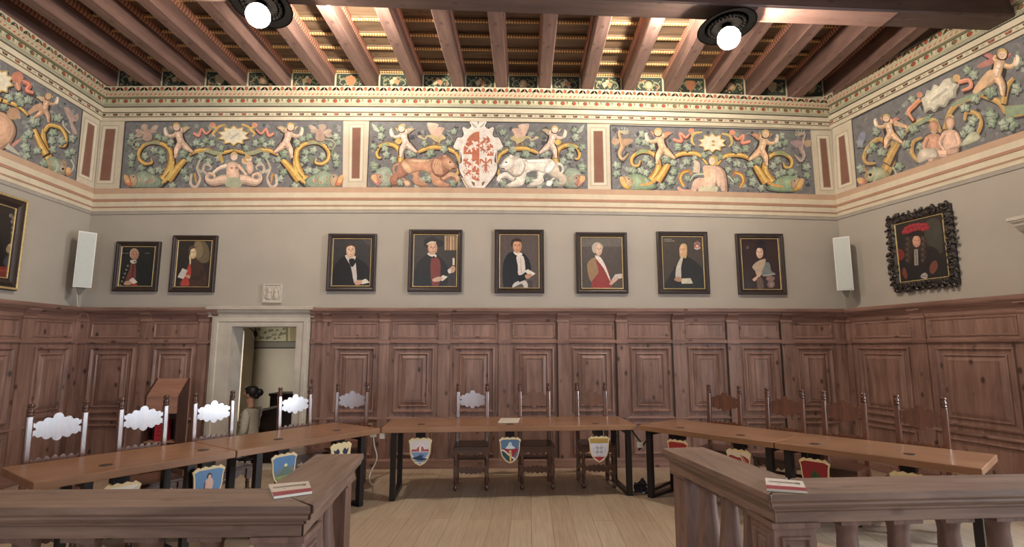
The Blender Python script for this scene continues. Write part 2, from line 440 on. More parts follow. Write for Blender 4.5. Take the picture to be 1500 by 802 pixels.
# ------------------------------------------------------------------ panelling
def extr(m, prof, u0, u1):
    """profile of (depth, z) run along the wall from u0 to u1"""
    return m.prism(prof, lambda n, z, k: (u1 if k else u0, -n, z))
def ring(m, u0, u1, z0, z1, prof):
    """picture-frame moulding: prof of (inset, depth) pairs, swept round a rectangle"""
    vs = []; fs = []
    for ins, dep in prof:
        vs += [(u0+ins, -dep, z0+ins), (u1-ins, -dep, z0+ins), (u1-ins, -dep, z1-ins), (u0+ins, -dep, z1-ins)]
    for j in range(len(prof)-1):
        for i in range(4):
            k = (i+1) % 4; fs.append((j*4+i, j*4+k, j*4+4+k, j*4+4+i))
    m.add(vs, fs)
CAPZ = 2.115
def wainscot(fr, name, u0, u1, pil, ends=(0, 0), steps=True):
    """pil: list of pilaster intervals (in u); panels fill the bays between them"""
    v = MB(); h = MB()
    v.box(u0, u1, -.05, 0, 0, CAPZ-.04)
    for a, b in pil:
        v.box(a, b, -.072, 0, .11, 1.955)
        h.box(a-.012, b+.012, -.09, 0, 1.635, 1.69); h.box(a-.012, b+.012, -.085, 0, 1.93, 1.96)
        extr(h, [(.05, 1.95), (.078, 1.955), (.095, 1.99), (.135, 2.03), (.14, 2.05), (.05, 2.05)], a-.008, b+.008)
    # belt moulding, cove and cap
    extr(h, [(.04, 1.632), (.07, 1.632), (.082, 1.645), (.082, 1.67), (.066, 1.688), (.04, 1.69)], u0, u1)
    extr(h, [(.04, 1.93), (.058, 1.932), (.066, 1.95), (.072, 1.985), (.09, 2.015), (.125, 2.04), (.125, 2.06), (.04, 2.06)], u0, u1)
    extr(h, [(0, 2.055), (.15, 2.055), (.165, 2.075), (.17, CAPZ-.012), (.155, CAPZ), (0, CAPZ)], u0-ends[0], u1+ends[1])
    # plinth
    extr(h, [(0, 0), (.1, 0), (.1, .10), (.085, .112), (.06, .125), (0, .125)], u0, u1)
    extr(h, [(.04, .62), (.066, .62), (.076, .635), (.066, .66), (.04, .66)], u0, u1)
    edges = [(pil[i][1], pil[i+1][0]) for i in range(len(pil)-1)]
    for a, b in edges:
        w = b-a
        if w < .3: continue
        k = w*.085
        p = [(0, .05), (.004, .074), (.018, .08), (.026, .066), (.034, .056), (.04, .05)]
        ring(v, a+k, b-k, .715, 1.585, p)
        ring(v, a+k+.075, b-k-.075, .79, 1.51, [(0, .05), (.004, .064), (.016, .07), (.024, .06), (.03, .05)])
        ring(v, a+k+.105, b-k-.105, .82, 1.48, [(0, .05), (.035, .066), (.04, .07), (.06, .07)]); v.box(a+k+.16, b-k-.16, -.07, -.04, .875, 1.425)
        ring(h, a+.03, b-.03, 1.705, 1.92, [(0, .05), (.006, .06), (.02, .06), (.028, .05)])
        ring(v, a+k, b-k, .16, .58, p)
    o = struct(v.build(name, 'panel')); in_frame(o, fr)
    q = h.build('panelling_moulding', 'panel_h', o)
    return o
def U(px, y=480, off=.07, fr=BACK): return fr.px(px, y, off)[0]
pb = [(474, 485), (557, 571), (643, 659), (731, 747), (817, 832), (903, 917), (985, 1001), (1065, 1080), (1144, 1159), (1223, 1236)]
wainscot(BACK, 'trim_1', U(456), 4.93, [(U(456)+.005, U(462))]+[(U(a), U(b)) for a, b in pb])
wainscot(BACK, 'trim_2', -5.75, U(321), [(-5.72, -5.52), (U(207), U(221)), (U(292), U(306))]+[(U(313), U(320))])
def pr(y, fr): return (D-y)/abs(math.cos(math.atan(TR if fr is RIGHT else TL)))
rp = [(.0, .12)]
u = pr(6.42, RIGHT)
while u < LEN-1: rp.append((u, u+.155)); u += 1.145
def split_at(lst, lo, hi): return [q for q in lst if lo <= q[0] and q[1] <= hi]
wainscot(RIGHT, 'trim_3', -.02, 3.34, [q for q in rp if q[1] < 3.34]+[(3.2, 3.33)])
lp = [(-.14, -.0)]; u = -pr(6.43, LEFT)
while u > -LEN+1: lp.insert(0, (u-.0, u+.17)); u -= .83
wainscot(LEFT, 'trim_4', -LEN+.9, .02, lp)
# dark strips put in for the shadows where the back panelling sections meet
m = MB()
for a in (817, 903, 985, 1065, 1144):
    x = U(a)-.012; m.box(x-.006, x+.006, -.0735, -.02, .12, 1.94)
struct(in_frame(m.build('trim_5', 'dark'), BACK))

# ------------------------------------------------------------------ doorway: stone surround and the corridor beyond
m = MB()
cx0, cx1 = -3.86, -2.55
m.box(cx0, DX0, -.1, 0, 0, DZ); m.box(DX1, cx1, -.1, 0, 0, DZ); m.box(cx0, cx1, -.1, 0, DZ, 2.0)
ring(m, cx0+.03, cx1-.03, -.2, 1.98, [(0, .1), (.006, .112), (.05, .112), (.06, .1)])
extr(m, [(0, 1.99), (.105, 1.99), (.115, 2.03), (.15, 2.06), (.155, 2.08), (.175, 2.09), (.18, 2.125), (.12, 2.14), (0, 2.15)], cx0-.06, cx1+.05)
m.box(DX0-.001, DX0+.015, -.098, .24, 0, DZ-.013); m.box(DX1-.015, DX1+.001, -.098, .24, 0, DZ-.013); m.box(DX0, DX1, -.098, .24, DZ-.012, DZ+.002)
m.box(DX0, DX1, -.1, .24, -.14, .005)
o = struct(in_frame(m.build('door_1', 'stone'), BACK))
# corridor shell
ZF2 = -.18
struct(MB().box(-8.4, -.2, D+.3, 11.3, ZF2-.1, ZF2).build('floor_corridor', 'floor'))
m = MB(); m.box(-8.4, -.2, 11.0, 11.2, ZF2, 3.6); struct(m.build('wall_corridor', 'cream'))
struct(MB().box(-8.4, -.2, D+.24, 11.2, 3.5, 3.6).build('ceiling_corridor', 'plaster'))
struct(MB().box(-.5, -.3, D+.24, 11.2, ZF2, 3.5).build('wall_corridor_side', 'cream'))
# the far left wall of the corridor with its tall bright window
xw = -4.92
m = MB(); m.box(xw-.2, xw, D+.24, 9.4, ZF2, 3.6); m.box(xw-.2, xw, 10.52, 11.1, ZF2, 3.6)
m.box(xw-.2, xw, 9.4, 10.52, 1.9, 3.6); m.box(xw-.2, xw, 9.4, 10.52, ZF2, .2)
struct(m.build('wall_corridor_left', 'cream'))
m = MB()
for y in (9.4, 9.93): m.box(xw-.14, xw-.08, y, y+.06, .2, 1.9)
for z in (.2, 1.84): m.box(xw-.14, xw-.08, 9.4, 10.52, z, z+.06)
wo = struct(m.build('window_7', 'white'))
pn = MB().box(xw-.12, xw-.11, 9.4, 10.52, .2, 1.9).build('pane', 'day', wo)
L = bpy.data.lights.new('corridor daylight', 'AREA'); L.shape = 'RECTANGLE'; L.size = 1.7; L.size_y = 1.1; L.energy = 1.6; L.color = (1, .95, .86)
lo = bpy.data.objects.new('corridor_daylight', L); C.objects.link(lo); lo['kind'] = 'structure'
lo.matrix_world = Matrix.Translation((xw+.03, 10.15, 1.05)) @ Matrix.Rotation(PI/2, 4, 'Z') @ Matrix.Rotation(-PI/2, 4, 'X') @ Matrix.Rotation(PI, 4, 'Y')
lo.rotation_euler = (0, -PI/2, 0); lo.location = (xw+.03, 9.95, 1.05)
# painted frieze and ledge on the corridor wall
FAR = Frame(0, 11.0, 0)
P = Paint(FAR.px)
P.rect(345, 470, 452, 500, (206, 196, 160)); P.rect(345, 500, 452, 502, (120, 112, 92))
random.seed(3)
for i in range(26):
    x = 372+i*1.9+random.uniform(-.5, .5); y = 482+random.uniform(0, 15)
    P.ell(x, y, random.uniform(.8, 1.9), random.uniform(.8, 2.2), (138, 132, 112), random.uniform(0, 3), 8)
    P.stroke([(x-2, y+2), (x, y-2), (x+2.5, y+1)], .7, (124, 118, 100), 3)
P.rect(419, 476, 422, 500, (150, 134, 96)); P.rect(425, 476, 434, 500, (176, 160, 120))
P.rect(345, 502, 452, 509, (140, 132, 118)); P.rect(345, 509, 452, 511, (84, 78, 68))
o = P.build('trim_6', 'trimpaint'); struct(o); in_frame(o, FAR)

# ------------------------------------------------------------------ painted mouldings of the frieze
def drop(x, z):
    """lens bow put into the shape: frieze lines sag towards the corners"""
    t = (x+.3)/5.3
    k = (.055 if t < 0 else .072+.05*max(0, z-4.85)/.45)
    return k*t*t
CREAM = (214, 204, 182); CREAM2 = (200, 190, 168)
# (z0, z1, projection, colour)
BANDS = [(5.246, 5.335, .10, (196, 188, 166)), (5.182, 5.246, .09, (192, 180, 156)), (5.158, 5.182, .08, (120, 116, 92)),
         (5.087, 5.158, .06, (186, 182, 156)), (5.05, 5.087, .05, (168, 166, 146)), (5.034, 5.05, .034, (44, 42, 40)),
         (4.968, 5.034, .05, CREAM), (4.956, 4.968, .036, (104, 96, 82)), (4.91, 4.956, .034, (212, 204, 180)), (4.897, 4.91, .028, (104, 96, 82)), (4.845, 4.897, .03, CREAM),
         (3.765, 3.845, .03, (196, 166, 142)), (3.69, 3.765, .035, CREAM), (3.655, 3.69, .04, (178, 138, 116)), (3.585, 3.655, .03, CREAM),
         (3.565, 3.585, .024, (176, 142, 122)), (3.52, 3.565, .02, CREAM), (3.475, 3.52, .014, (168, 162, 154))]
def bands(fr, name, u0, u1, sag, flat_drop=0, seed=1):
    N = 24 if sag else 1
    rnd = random.Random(seed)
    P = Paint(lambda u, z: (u, z), y0=0)
    ex = []
    dz = (lambda u, z: z-drop(u, z)) if sag else (lambda u, z: z-flat_drop)
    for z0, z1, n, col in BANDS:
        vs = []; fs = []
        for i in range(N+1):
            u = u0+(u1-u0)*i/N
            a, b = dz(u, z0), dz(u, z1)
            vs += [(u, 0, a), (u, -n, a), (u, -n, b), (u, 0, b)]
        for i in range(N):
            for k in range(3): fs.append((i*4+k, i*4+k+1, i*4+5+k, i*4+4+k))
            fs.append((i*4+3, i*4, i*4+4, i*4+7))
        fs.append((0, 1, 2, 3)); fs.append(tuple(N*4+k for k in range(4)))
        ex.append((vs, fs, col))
    # ornament on the faces
    ov = []
    def quad(pts, n, col):
        ex.append(([(u, -n-.0012, dz(u, z)) for u, z in pts], [tuple(t) for t in tessellate_polygon([[Vector((u, z, 0)) for u, z in pts]])], col))
    def oval(u, z, ru, rz, n, col, k=8, rot=0):
        c, s = math.cos(rot), math.sin(rot)
        quad([(u+ru*math.cos(t)*c-rz*math.sin(t)*s, z+ru*math.cos(t)*s+rz*math.sin(t)*c) for t in [2*PI*i/k for i in range(k)]], n, col)
    u = u0+.05; i = 0
    while u < u1-.03:                       # scrolling leaf and fruit band
        if i % 2 == 0:
            oval(u, 5.292, .026, .032, .10, (88, 96, 74)); oval(u, 5.292, .02, .026, .1008, (176, 92, 62))
        else:
            for s in (-1, 1):
                quad([(u-.06, 5.262+.01*s), (u-.02, 5.31), (u+.01, 5.315), (u-.012, 5.268)], .10, (84, 98, 72))
                quad([(u+.06, 5.262+.01*s), (u+.025, 5.312), (u+.008, 5.31), (u+.02, 5.268)], .10, (110, 96, 66))
            oval(u, 5.278, .014, .01, .1008, (160, 84, 62))
        u += .085; i += 1
    u = u0+.04
    while u < u1-.03:                       # slanting petals
        quad([(u, 5.196), (u+.03, 5.204), (u+.045, 5.232), (u+.012, 5.222)], .09, (190, 104, 80) if rnd.random() < .7 else (172, 128, 92))
        u += .062
    u = u0+.05; i = 0
    while u < u1-.04:                       # egg and dart
        oval(u, 5.126, .034, .03, .06, (84, 88, 66)); oval(u+.006, 5.124, .026, .023, .0608, (168, 76, 58) if rnd.random() < .75 else (140, 100, 70))
        quad([(u+.055, 5.152), (u+.066, 5.1), (u+.077, 5.152)], .06, (94, 100, 76))
        quad([(u+.09, 5.152), (u+.098, 5.1), (u+.104, 5.152)], .06, (222, 214, 182))
        u += .165
    u = u0+.03
    while u < u1-.06:                       # dark dashes
        quad([(u, 4.948), (u+.075, 4.948), (u+.065, 4.918), (u+.012, 4.918)], .034, (96, 70, 58) if rnd.random() < .85 else (150, 80, 66))
        oval(u+.03, 4.936, .012, .008, .0348, (170, 120, 96), 6)
        quad([(u+.1, 4.943), (u+.135, 4.943), (u+.135, 4.925), (u+.1, 4.925)], .034, (178, 168, 146))
        u += .165
    u = u0+.01
    while u < u1-.02:                       # bead row under the grey-green fascia
        quad([(u, 5.052), (u+.012, 5.052), (u+.012, 5.06), (u, 5.06)], .05, (110, 104, 86)); u += .03
    o = P.build(name, 'trimpaint', extra=ex); struct(o); in_frame(o, fr); return o
bands(BACK, 'trim_7', -5.72, 4.95, True, seed=2)
bands(RIGHT, 'trim_8', -.0, LEN, False, .06, 3)
bands(LEFT, 'trim_9', -LEN, .0, False, .05, 4)

# painted pilasters between the frescoes (on the wall)
def pilaster(P, x0, x1, y0, y1, bx0, bx1, by0, by1, sk0=0, sk1=0, st=0, sb=0, xr=0):
    """outer cream strip and inner red-brown panel; sk = x shift at the bottom, st / sb = slope of its top and bottom edges"""
    def q(ax0, ax1, ay0, ay1, col):
        P.poly([(ax0, ay0+st*(ax0-xr)), (ax1, ay0+st*(ax1-xr)), (ax1+sk1, ay1+sb*(ax1+sk1-xr)), (ax0+sk0, ay1+sb*(ax0+sk0-xr))], col)
    q(x0, x1, y0, y1, (212, 202, 182))
    q(bx0-6, bx1+6, by0-6, by1+6, (190, 180, 160)); q(bx0-4.6, bx1+4.6, by0-4.6, by1+4.6, (222, 213, 194))
    q(bx0-1, bx1+1, by0-1, by1+1, (150, 134, 118)); q(bx0, bx1, by0, by1, (138, 100, 86))
P = Paint(BACK.px)
pilaster(P, 148, 183, 178, 277, 156, 169, 190, 264, -9, -8)
pilaster(P, 503, 541, 177, 276, 517, 528, 188, 261, -1, -2)
pilaster(P, 860, 894, 182, 279, 870, 882, 193, 267, 1, 2)
pilaster(P, 1187, 1219, 192, 288, 1201, 1209, 204, 274, 6, 7)
# little painted fields between the joist ends, at the wall head
J_X = [at_y(p, 134, D).x for p in (161.5, 225.5, 290, 352, 417, 481, 545.5, 609.5, 672, 735, 798, 859.5, 919.75, 981, 1042.5, 1100.5, 1161.5, 1215)]
JZ0 = 5.335; JW = .17
P.T = lambda u, z: (u, z)
conv = P.conv; P.conv = lambda u, z: (u, z)
rnd = random.Random(11)
for i in range(len(J_X)-1):
    a, b = J_X[i]+JW/2+.004, J_X[i+1]-JW/2-.004
    d0 = drop((a+b)/2, 5.335)
    z0, z1 = JZ0-d0*.3-.02, ZC-.03
    P.rect(a, z0, b, z1, (206, 196, 160)); P.rect(a+.022, z0+.02, b-.022, z1-.022, (62, 70, 62))
    c = (a+b)/2; zc = (z0+z1)/2
    for k in range(22):
        x = rnd.uniform(a+.05, b-.05); z = rnd.uniform(z0+.045, z1-.045)
        col = rnd.choice([(120, 132, 104), (150, 150, 118), (170, 116, 84), (104, 122, 96), (176, 160, 124)])
        P.ell(x, z, rnd.uniform(.008, .02), rnd.uniform(.008, .018), col, 0, 7)
    for s in (-1, 1):
        P.stroke([(c+s*.04, zc-.06), (c+s*.1, zc+.05), (c+s*.16, zc-.02), (c+s*.12, zc-.06)], .012, (164, 156, 122), 4)
        P.stroke([(c+s*.05, zc+.08), (c+s*.12, zc+.02), (c+s*.18, zc+.07)], .01, (140, 146, 112), 4)
    w = rnd.choice([0, 1, 2])
    if w == 0: P.blob([(c-.06, zc+.075), (c+.06, zc+.075), (c+.06, zc), (c, zc-.085), (c-.06, zc)], rnd.choice([(190, 128, 92), (196, 176, 140)]))
    elif w == 1: P.ell(c, zc, .055, .06, (196, 156, 116)); P.ell(c, zc, .03, .034, (216, 196, 160))
    else:
        P.ell(c-.035, zc, .035, .04, (198, 182, 146)); P.ell(c+.035, zc, .035, .04, (190, 140, 104)); P.ell(c, zc+.05, .025, .025, (212, 190, 150))
P.conv = conv
o = P.build('trim_10', 'trimpaint'); struct(o); in_frame(o, BACK)
P = Paint(RIGHT.px); pilaster(P, 1220, 1247, 189, 289, 1229.5, 1236.5, 207, 275, 4, 8, -.495, -.353, 1220)
o = P.build('trim_11', 'trimpaint'); struct(o); in_frame(o, RIGHT)
P = Paint(LEFT.px); pilaster(P, 119, 145, 176, 281, 129.5, 137.5, 189, 265, -10, -8, .616, .445, 143)
o = P.build('trim_12', 'trimpaint'); struct(o); in_frame(o, LEFT)

# ------------------------------------------------------------------ the frescoes
BG = (128, 127, 130)
GR1, GR2, GRD = (150, 164, 150), (182, 194, 178), (86, 90, 90)
YEL, YEL2, YELD = (206, 164, 92), (232, 204, 130), (150, 104, 60)
FL, FL2, FLD = (222, 190, 170), (238, 214, 196), (168, 128, 108)
def leaf(P, x, y, r, a=0, c=GR1, c2=GR2):
    def pts(R, ox=0, oy=0):
        out = []
        for t, q in ((0, 1), (22, .84), (36, .7), (58, .98), (78, .9), (96, .66), (120, .9), (146, .78), (172, .42), (188, .42), (214, .78), (240, .9), (264, .66), (282, .9), (302, .98), (324, .7), (338, .84)):
            b = math.radians(t)+a; out.append((x+ox+R*q*math.cos(b), y+oy+R*q*math.sin(b)))
        return out
    k = P.k
    P.blob(pts(r*1.12, r*.14, r*.2), GRD, 2); P.blob(pts(r), c, 2); P.blob(pts(r*.62, -r*.1, -r*.12), c2, 2)
    P.stroke([(x-r*.7*math.cos(a), y-r*.7*math.sin(a)), (x+r*.8*math.cos(a), y+r*.8*math.sin(a))], r*.1, (120, 134, 118), 2)
def leaves(P, lst, r0=38):
    for i, q in enumerate(lst):
        r = (q[2] if len(q) > 2 else r0)*1.12
        leaf(P, q[0], q[1], r, (i*2.4) % 6.28, (GR1, (136, 152, 134), (154, 166, 150))[i % 3], (GR2, (190, 200, 182), (170, 186, 164))[(i+1) % 3])
def scroll(P, pts, w, c=YEL, c2=YEL2, cd=(58, 56, 56)):
    sh = [(x+7, y+9) for x, y in pts]
    ww = w if isinstance(w, list) else [w, w]
    P.stroke(sh, [a*1.12 for a in ww], cd); P.stroke(pts, ww, YELD if c is YEL else c); P.stroke(pts, [a*.8 for a in ww], c)
    P.stroke([(x-a*.0-4, y-4) for (x, y), a in zip(pts, [1]*len(pts))], [a*.3 for a in ww], c2)
def putto(P, x, y, s=1., f=1, hair=(214, 180, 120), wing=(196, 178, 150), horn=True, step=1, fl=FL, fl2=FL2, fd=FLD):
    """naked winged child, head at (x, y); s = scale, f = facing (+1 horn on the left)"""
    q = lambda a, b: (x+f*a*s, y+b*s)
    B = lambda pts, c: (P.body if sum(c) > 380 else P.blob)([q(*p) for p in pts], c, 3)
    K = lambda pts, w, c: (P.limb if sum(c) > 380 else P.stroke)([q(*p) for p in pts], [a*s for a in w], c, 4)
    # wings
    B([(40, 60), (60, 10), (110, -8), (152, 14), (120, 34), (100, 58), (62, 78)], (70, 66, 66)); B([(42, 52), (60, 6), (108, -12), (146, 8), (112, 28), (92, 48), (62, 66)], wing)
    B([(-30, 40), (-62, 10), (-72, -14), (-40, 0), (-18, 26)], wing)
    # dark outline of body
    K([(14, 60), (30, 130), (50, 190)], [110, 120, 130], (72, 62, 60))
    K([(60, 170), (110, 210), (170, 262)], [92, 74, 40], (72, 62, 60)); K([(40, 180), (-4, 240), (-10, 320)], [92, 70, 40], (72, 62, 60))
    # arms and horn
    K([(20, 62), (-40, 92), (-88, 84), (-104, 30)], [46, 40, 32, 24], fl); K([(34, 60), (60, 40), (44, 10)], [40, 34, 26], fl)
    if horn: B([(-126, 76), (-134, 20), (-112, 0), (-100, 8), (-108, 40), (-84, 84), (-104, 96)], (234, 222, 204))
    # torso and legs
    B([(-22, 48), (20, 36), (58, 58), (66, 110), (96, 176), (70, 214), (20, 208), (6, 150), (-8, 100)], fl)
    K([(70, 180), (110, 216), (172, 262)], [76, 60, 26], fl); K([(36, 180), (2, 236), (-4, 300), (-14, 318)], [76, 56, 34, 26], fl)
    B([(0, 62), (26, 52), (40, 90), (60, 150), (40, 180), (22, 130)], fl2); K([(96, 206), (130, 230)], [24, 16], fl2); K([(14, 222), (2, 276)], [26, 16], fl2)
    P.stroke([q(10, 110), q(44, 104)], 4*s, fd, 2); P.stroke([q(46, 196), q(70, 196)], 5*s, fd, 2)
    # head
    P.ell(*q(0, 2), 44*s, 46*s, (72, 62, 60)); P.ell(*q(0, -4), 40*s, 42*s, hair); P.ell(*q(-2, 6), 30*s, 32*s, fl2); P.ell(*q(-12, 2), 4*s, 3*s, fd); P.ell(*q(10, 2), 4*s, 3*s, fd); P.stroke([q(-8, 20), q(6, 20)], 4*s, (186, 120, 104), 2)
def fish(P, pts, lip, eye, body=(150, 164, 146), snout=(186, 164, 138), liph=(214, 140, 104), sn=None):
    P.blob([(x+8, y+10) for x, y in pts], (64, 66, 66), 3); P.body(pts, body, 3)
    if sn: P.body(sn, snout, 3)
    P.body(lip, liph, 3); P.blob([((x*2+lip[0][0])/3, (y*2+lip[0][1])/3) for x, y in lip], (226, 190, 140), 3)
    P.ell(eye[0], eye[1], 15, 13, (206, 196, 176)); P.ell(eye[0], eye[1], 8, 8, (60, 54, 50))
    cx = sum(p[0] for p in pts)/len(pts); cy = sum(p[1] for p in pts)/len(pts)
    for i in range(4): P.stroke([(cx-60+i*45, cy-36), (cx-44+i*45, cy), (cx-60+i*45, cy+34)], 9, (186, 196, 172) if i % 2 else (190, 150, 110), 3)
def cartouche(P, cx, cy, rx, ry, n=10):
    pts = []
    for i in range(n*2):
        t = PI*i/n; k = 1.12 if i % 2 else .84; pts.append((cx+rx*k*math.cos(t), cy+ry*k*math.sin(t)))
    P.blob([(a+5, b+9) for a, b in pts], (66, 62, 62), 3); P.blob(pts, (206, 172, 100), 3)
    P.blob([(cx+(a-cx)*.88, cy+(b-cy)*.86) for a, b in pts], (236, 228, 206), 3)
def ribbon(P, pts, w=26, c=(214, 140, 120)):
    P.stroke([(x+5, y+9) for x, y in pts], w*1.1, (84, 68, 66)); P.stroke(pts, [w, w*1.15, w, w*.5], c); P.stroke([(x-3, y-4) for x, y in pts], [w*.3, w*.35, w*.2], (236, 180, 156))

def half_a(P, beast):
    scroll(P, [(400, 690), (490, 600), (535, 470), (520, 350), (440, 288), (330, 272), (245, 312), (202, 385), (214, 452), (272, 492), (338, 480), (330, 440)], [110, 100, 72, 56, 46, 44, 42, 40, 40, 36, 26, 14])
    P.stroke([(420, 285), (330, 270), (262, 296)], [30, 34, 24], (164, 168, 136))
    scroll(P, [(500, 660), (600, 530), (690, 436)], [96, 78, 50]); scroll(P, [(720, 402), (800, 360), (900, 352), (985, 384), (1090, 372), (1170, 352)], [26, 48, 52, 46, 40, 22])
    P.stroke([(880, 352), (985, 382), (1060, 378)], [36, 40, 26], (162, 170, 140))
    leaves(P, [(130, 215, 40), (110, 272, 34), (190, 300, 30), (130, 415, 42), (128, 492, 38), (330, 570, 42), (362, 350, 42), (440, 378, 40), (440, 446, 42), (272, 410, 40), (405, 218, 42), (470, 230, 34), (532, 278, 42), (650, 390, 48), (720, 442, 34), (790, 280, 42), (884, 250, 38), (955, 280, 36), (850, 300, 30), (664, 572, 40), (845, 415, 46), (915, 470, 42), (232, 530, 40), (410, 562, 42), (545, 712, 40), (1050, 330, 34), (1010, 440, 34), (700, 640, 40)])
    fish(P, [(110, 606), (180, 596), (260, 560), (350, 600), (430, 640), (460, 690), (400, 738), (150, 738), (96, 706)], [(56, 606), (92, 614), (118, 650), (136, 716), (88, 716), (54, 664)], (152, 626), sn=[(104, 640), (150, 596), (196, 640), (180, 720), (130, 724)])
    P.stroke([(560, 470), (520, 610), (440, 690)], [20, 30, 20], (224, 196, 120)); P.stroke([(330, 680), (350, 655)], 16, (222, 140, 110), 2); P.stroke([(270, 676), (290, 690)], 16, (204, 130, 106), 2)
    if beast == 'bee':
        P.blob([(262, 140), (320, 140), (350, 230), (330, 262), (270, 268), (230, 240), (250, 190)], (84, 72, 72), 3); P.blob([(256, 140), (316, 140), (342, 226), (322, 256), (270, 262), (238, 236), (252, 190)], (188, 162, 148), 3)
        P.ell(215, 165, 46, 24, (196, 176, 162), .3); P.ell(205, 200, 40, 22, (186, 166, 152), -.2); P.ell(362, 130, 48, 24, (200, 180, 164), -.6); P.ell(350, 158, 40, 20, (186, 166, 152), .1)
        P.ell(262, 118, 36, 32, (196, 172, 158)); P.stroke([(250, 240), (170, 250), (136, 300), (170, 340), (200, 330)], 14, (176, 176, 152))
    else:
        P.stroke([(150, 170), (100, 160), (120, 230), (150, 300), (110, 380), (150, 440), (205, 380)], [40, 34, 44, 66, 50, 36, 14], (84, 70, 70)); P.limb([(150, 162), (108, 160), (126, 230), (146, 300), (112, 376), (150, 430), (205, 376)], [36, 30, 40, 58, 44, 30, 10], (190, 164, 138))
        P.blob([(130, 240), (220, 230), (250, 250), (180, 300), (140, 290)], (176, 150, 132), 3); P.blob([(120, 240), (50, 220), (40, 270), (90, 290)], (186, 160, 140), 3)
        P.ell(160, 160, 36, 22, (170, 170, 150), .3); P.stroke([(60, 320), (110, 296)], 20, (186, 160, 140), 2)
        for q in ((120, 140), (145, 132), (170, 136)): P.stroke([q, (q[0]-10, q[1]-22)], 10, (160, 168, 152), 2)
def fresco_a(P):
    ax = 343
    for mir in (None, ax):
        P.zoom(175, 170, 6.976, mir); half_a(P, 'bee')
        putto(P, 590, 118, 1.0, 1)
        ribbon(P, [(762, 180), (815, 205), (845, 138), (890, 185), (946, 140)]); P.ell(958, 98, 30, 28, (222, 160, 134)); P.stroke([(960, 110), (1000, 140), (960, 180), (980, 215)], [20, 26, 22, 12], (222, 182, 110))
        P.stroke([(1090, 90), (1030, 110), (990, 140)], [14, 26, 20], (222, 182, 110))
        # sea-tail of the mermaid
        P.stroke([(1165, 660), (1060, 660), (960, 690), (900, 660), (920, 600), (985, 610), (990, 650)], [120, 110, 84, 60, 46, 36, 20], (98, 84, 80)); P.limb([(1165, 654), (1060, 654), (958, 682), (904, 654), (924, 600), (980, 612), (984, 650)], [112, 100, 74, 50, 38, 28, 14], (220, 192, 172), 5)
        P.stroke([(905, 600), (860, 560), (880, 500), (940, 520), (930, 555)], [24, 26, 24, 18, 10], (204, 186, 170)); P.stroke([(850, 580), (800, 540), (830, 450)], [34, 28, 16], (196, 188, 170))
        P.stroke([(740, 600), (735, 700), (790, 725), (830, 640), (800, 560)], [24, 26, 28, 22, 12], (214, 196, 182)); P.stroke([(775, 590), (790, 690)], [22, 14], (212, 160, 84))
        P.stroke([(1030, 400), (1060, 480)], [40, 26], (214, 176, 100))
    P.zoom(335, 170, 6.976); cartouche(P, 56, 205, 150, 96); P.stroke([(20, 240), (110, 180)], 20, (200, 198, 184), 2); P.stroke([(0, 180), (70, 226)], 10, (206, 204, 190), 2)
    P.body([(-10, 490), (50, 470), (104, 492), (110, 560), (120, 640), (60, 716), (-10, 650), (-20, 560)], FL, 3); P.ell(60, 420, 34, 40, FL2); P.blob([(24, 396), (60, 366), (98, 396), (90, 412), (60, 390), (34, 420)], (214, 186, 140), 3)
    P.limb([(-10, 510), (-90, 540), (-150, 590)], [46, 38, 26], FL2); P.limb([(104, 510), (150, 560), (190, 610)], [44, 36, 26], FL); P.blob([(-10, 640), (110, 640), (130, 725), (-20, 725)], (176, 182, 158), 3)
    P.ell(212, 440, 30, 32, FL2); P.body([(186, 476), (240, 470), (262, 540), (236, 600), (196, 580)], FL, 3); P.stroke([(190, 490), (150, 480), (150, 440)], [26, 22, 16], FL); P.ell(204, 424, 26, 20, (200, 164, 112))
    P.ell(36, 536, 14, 10, FLD); P.ell(84, 536, 14, 10, FLD)
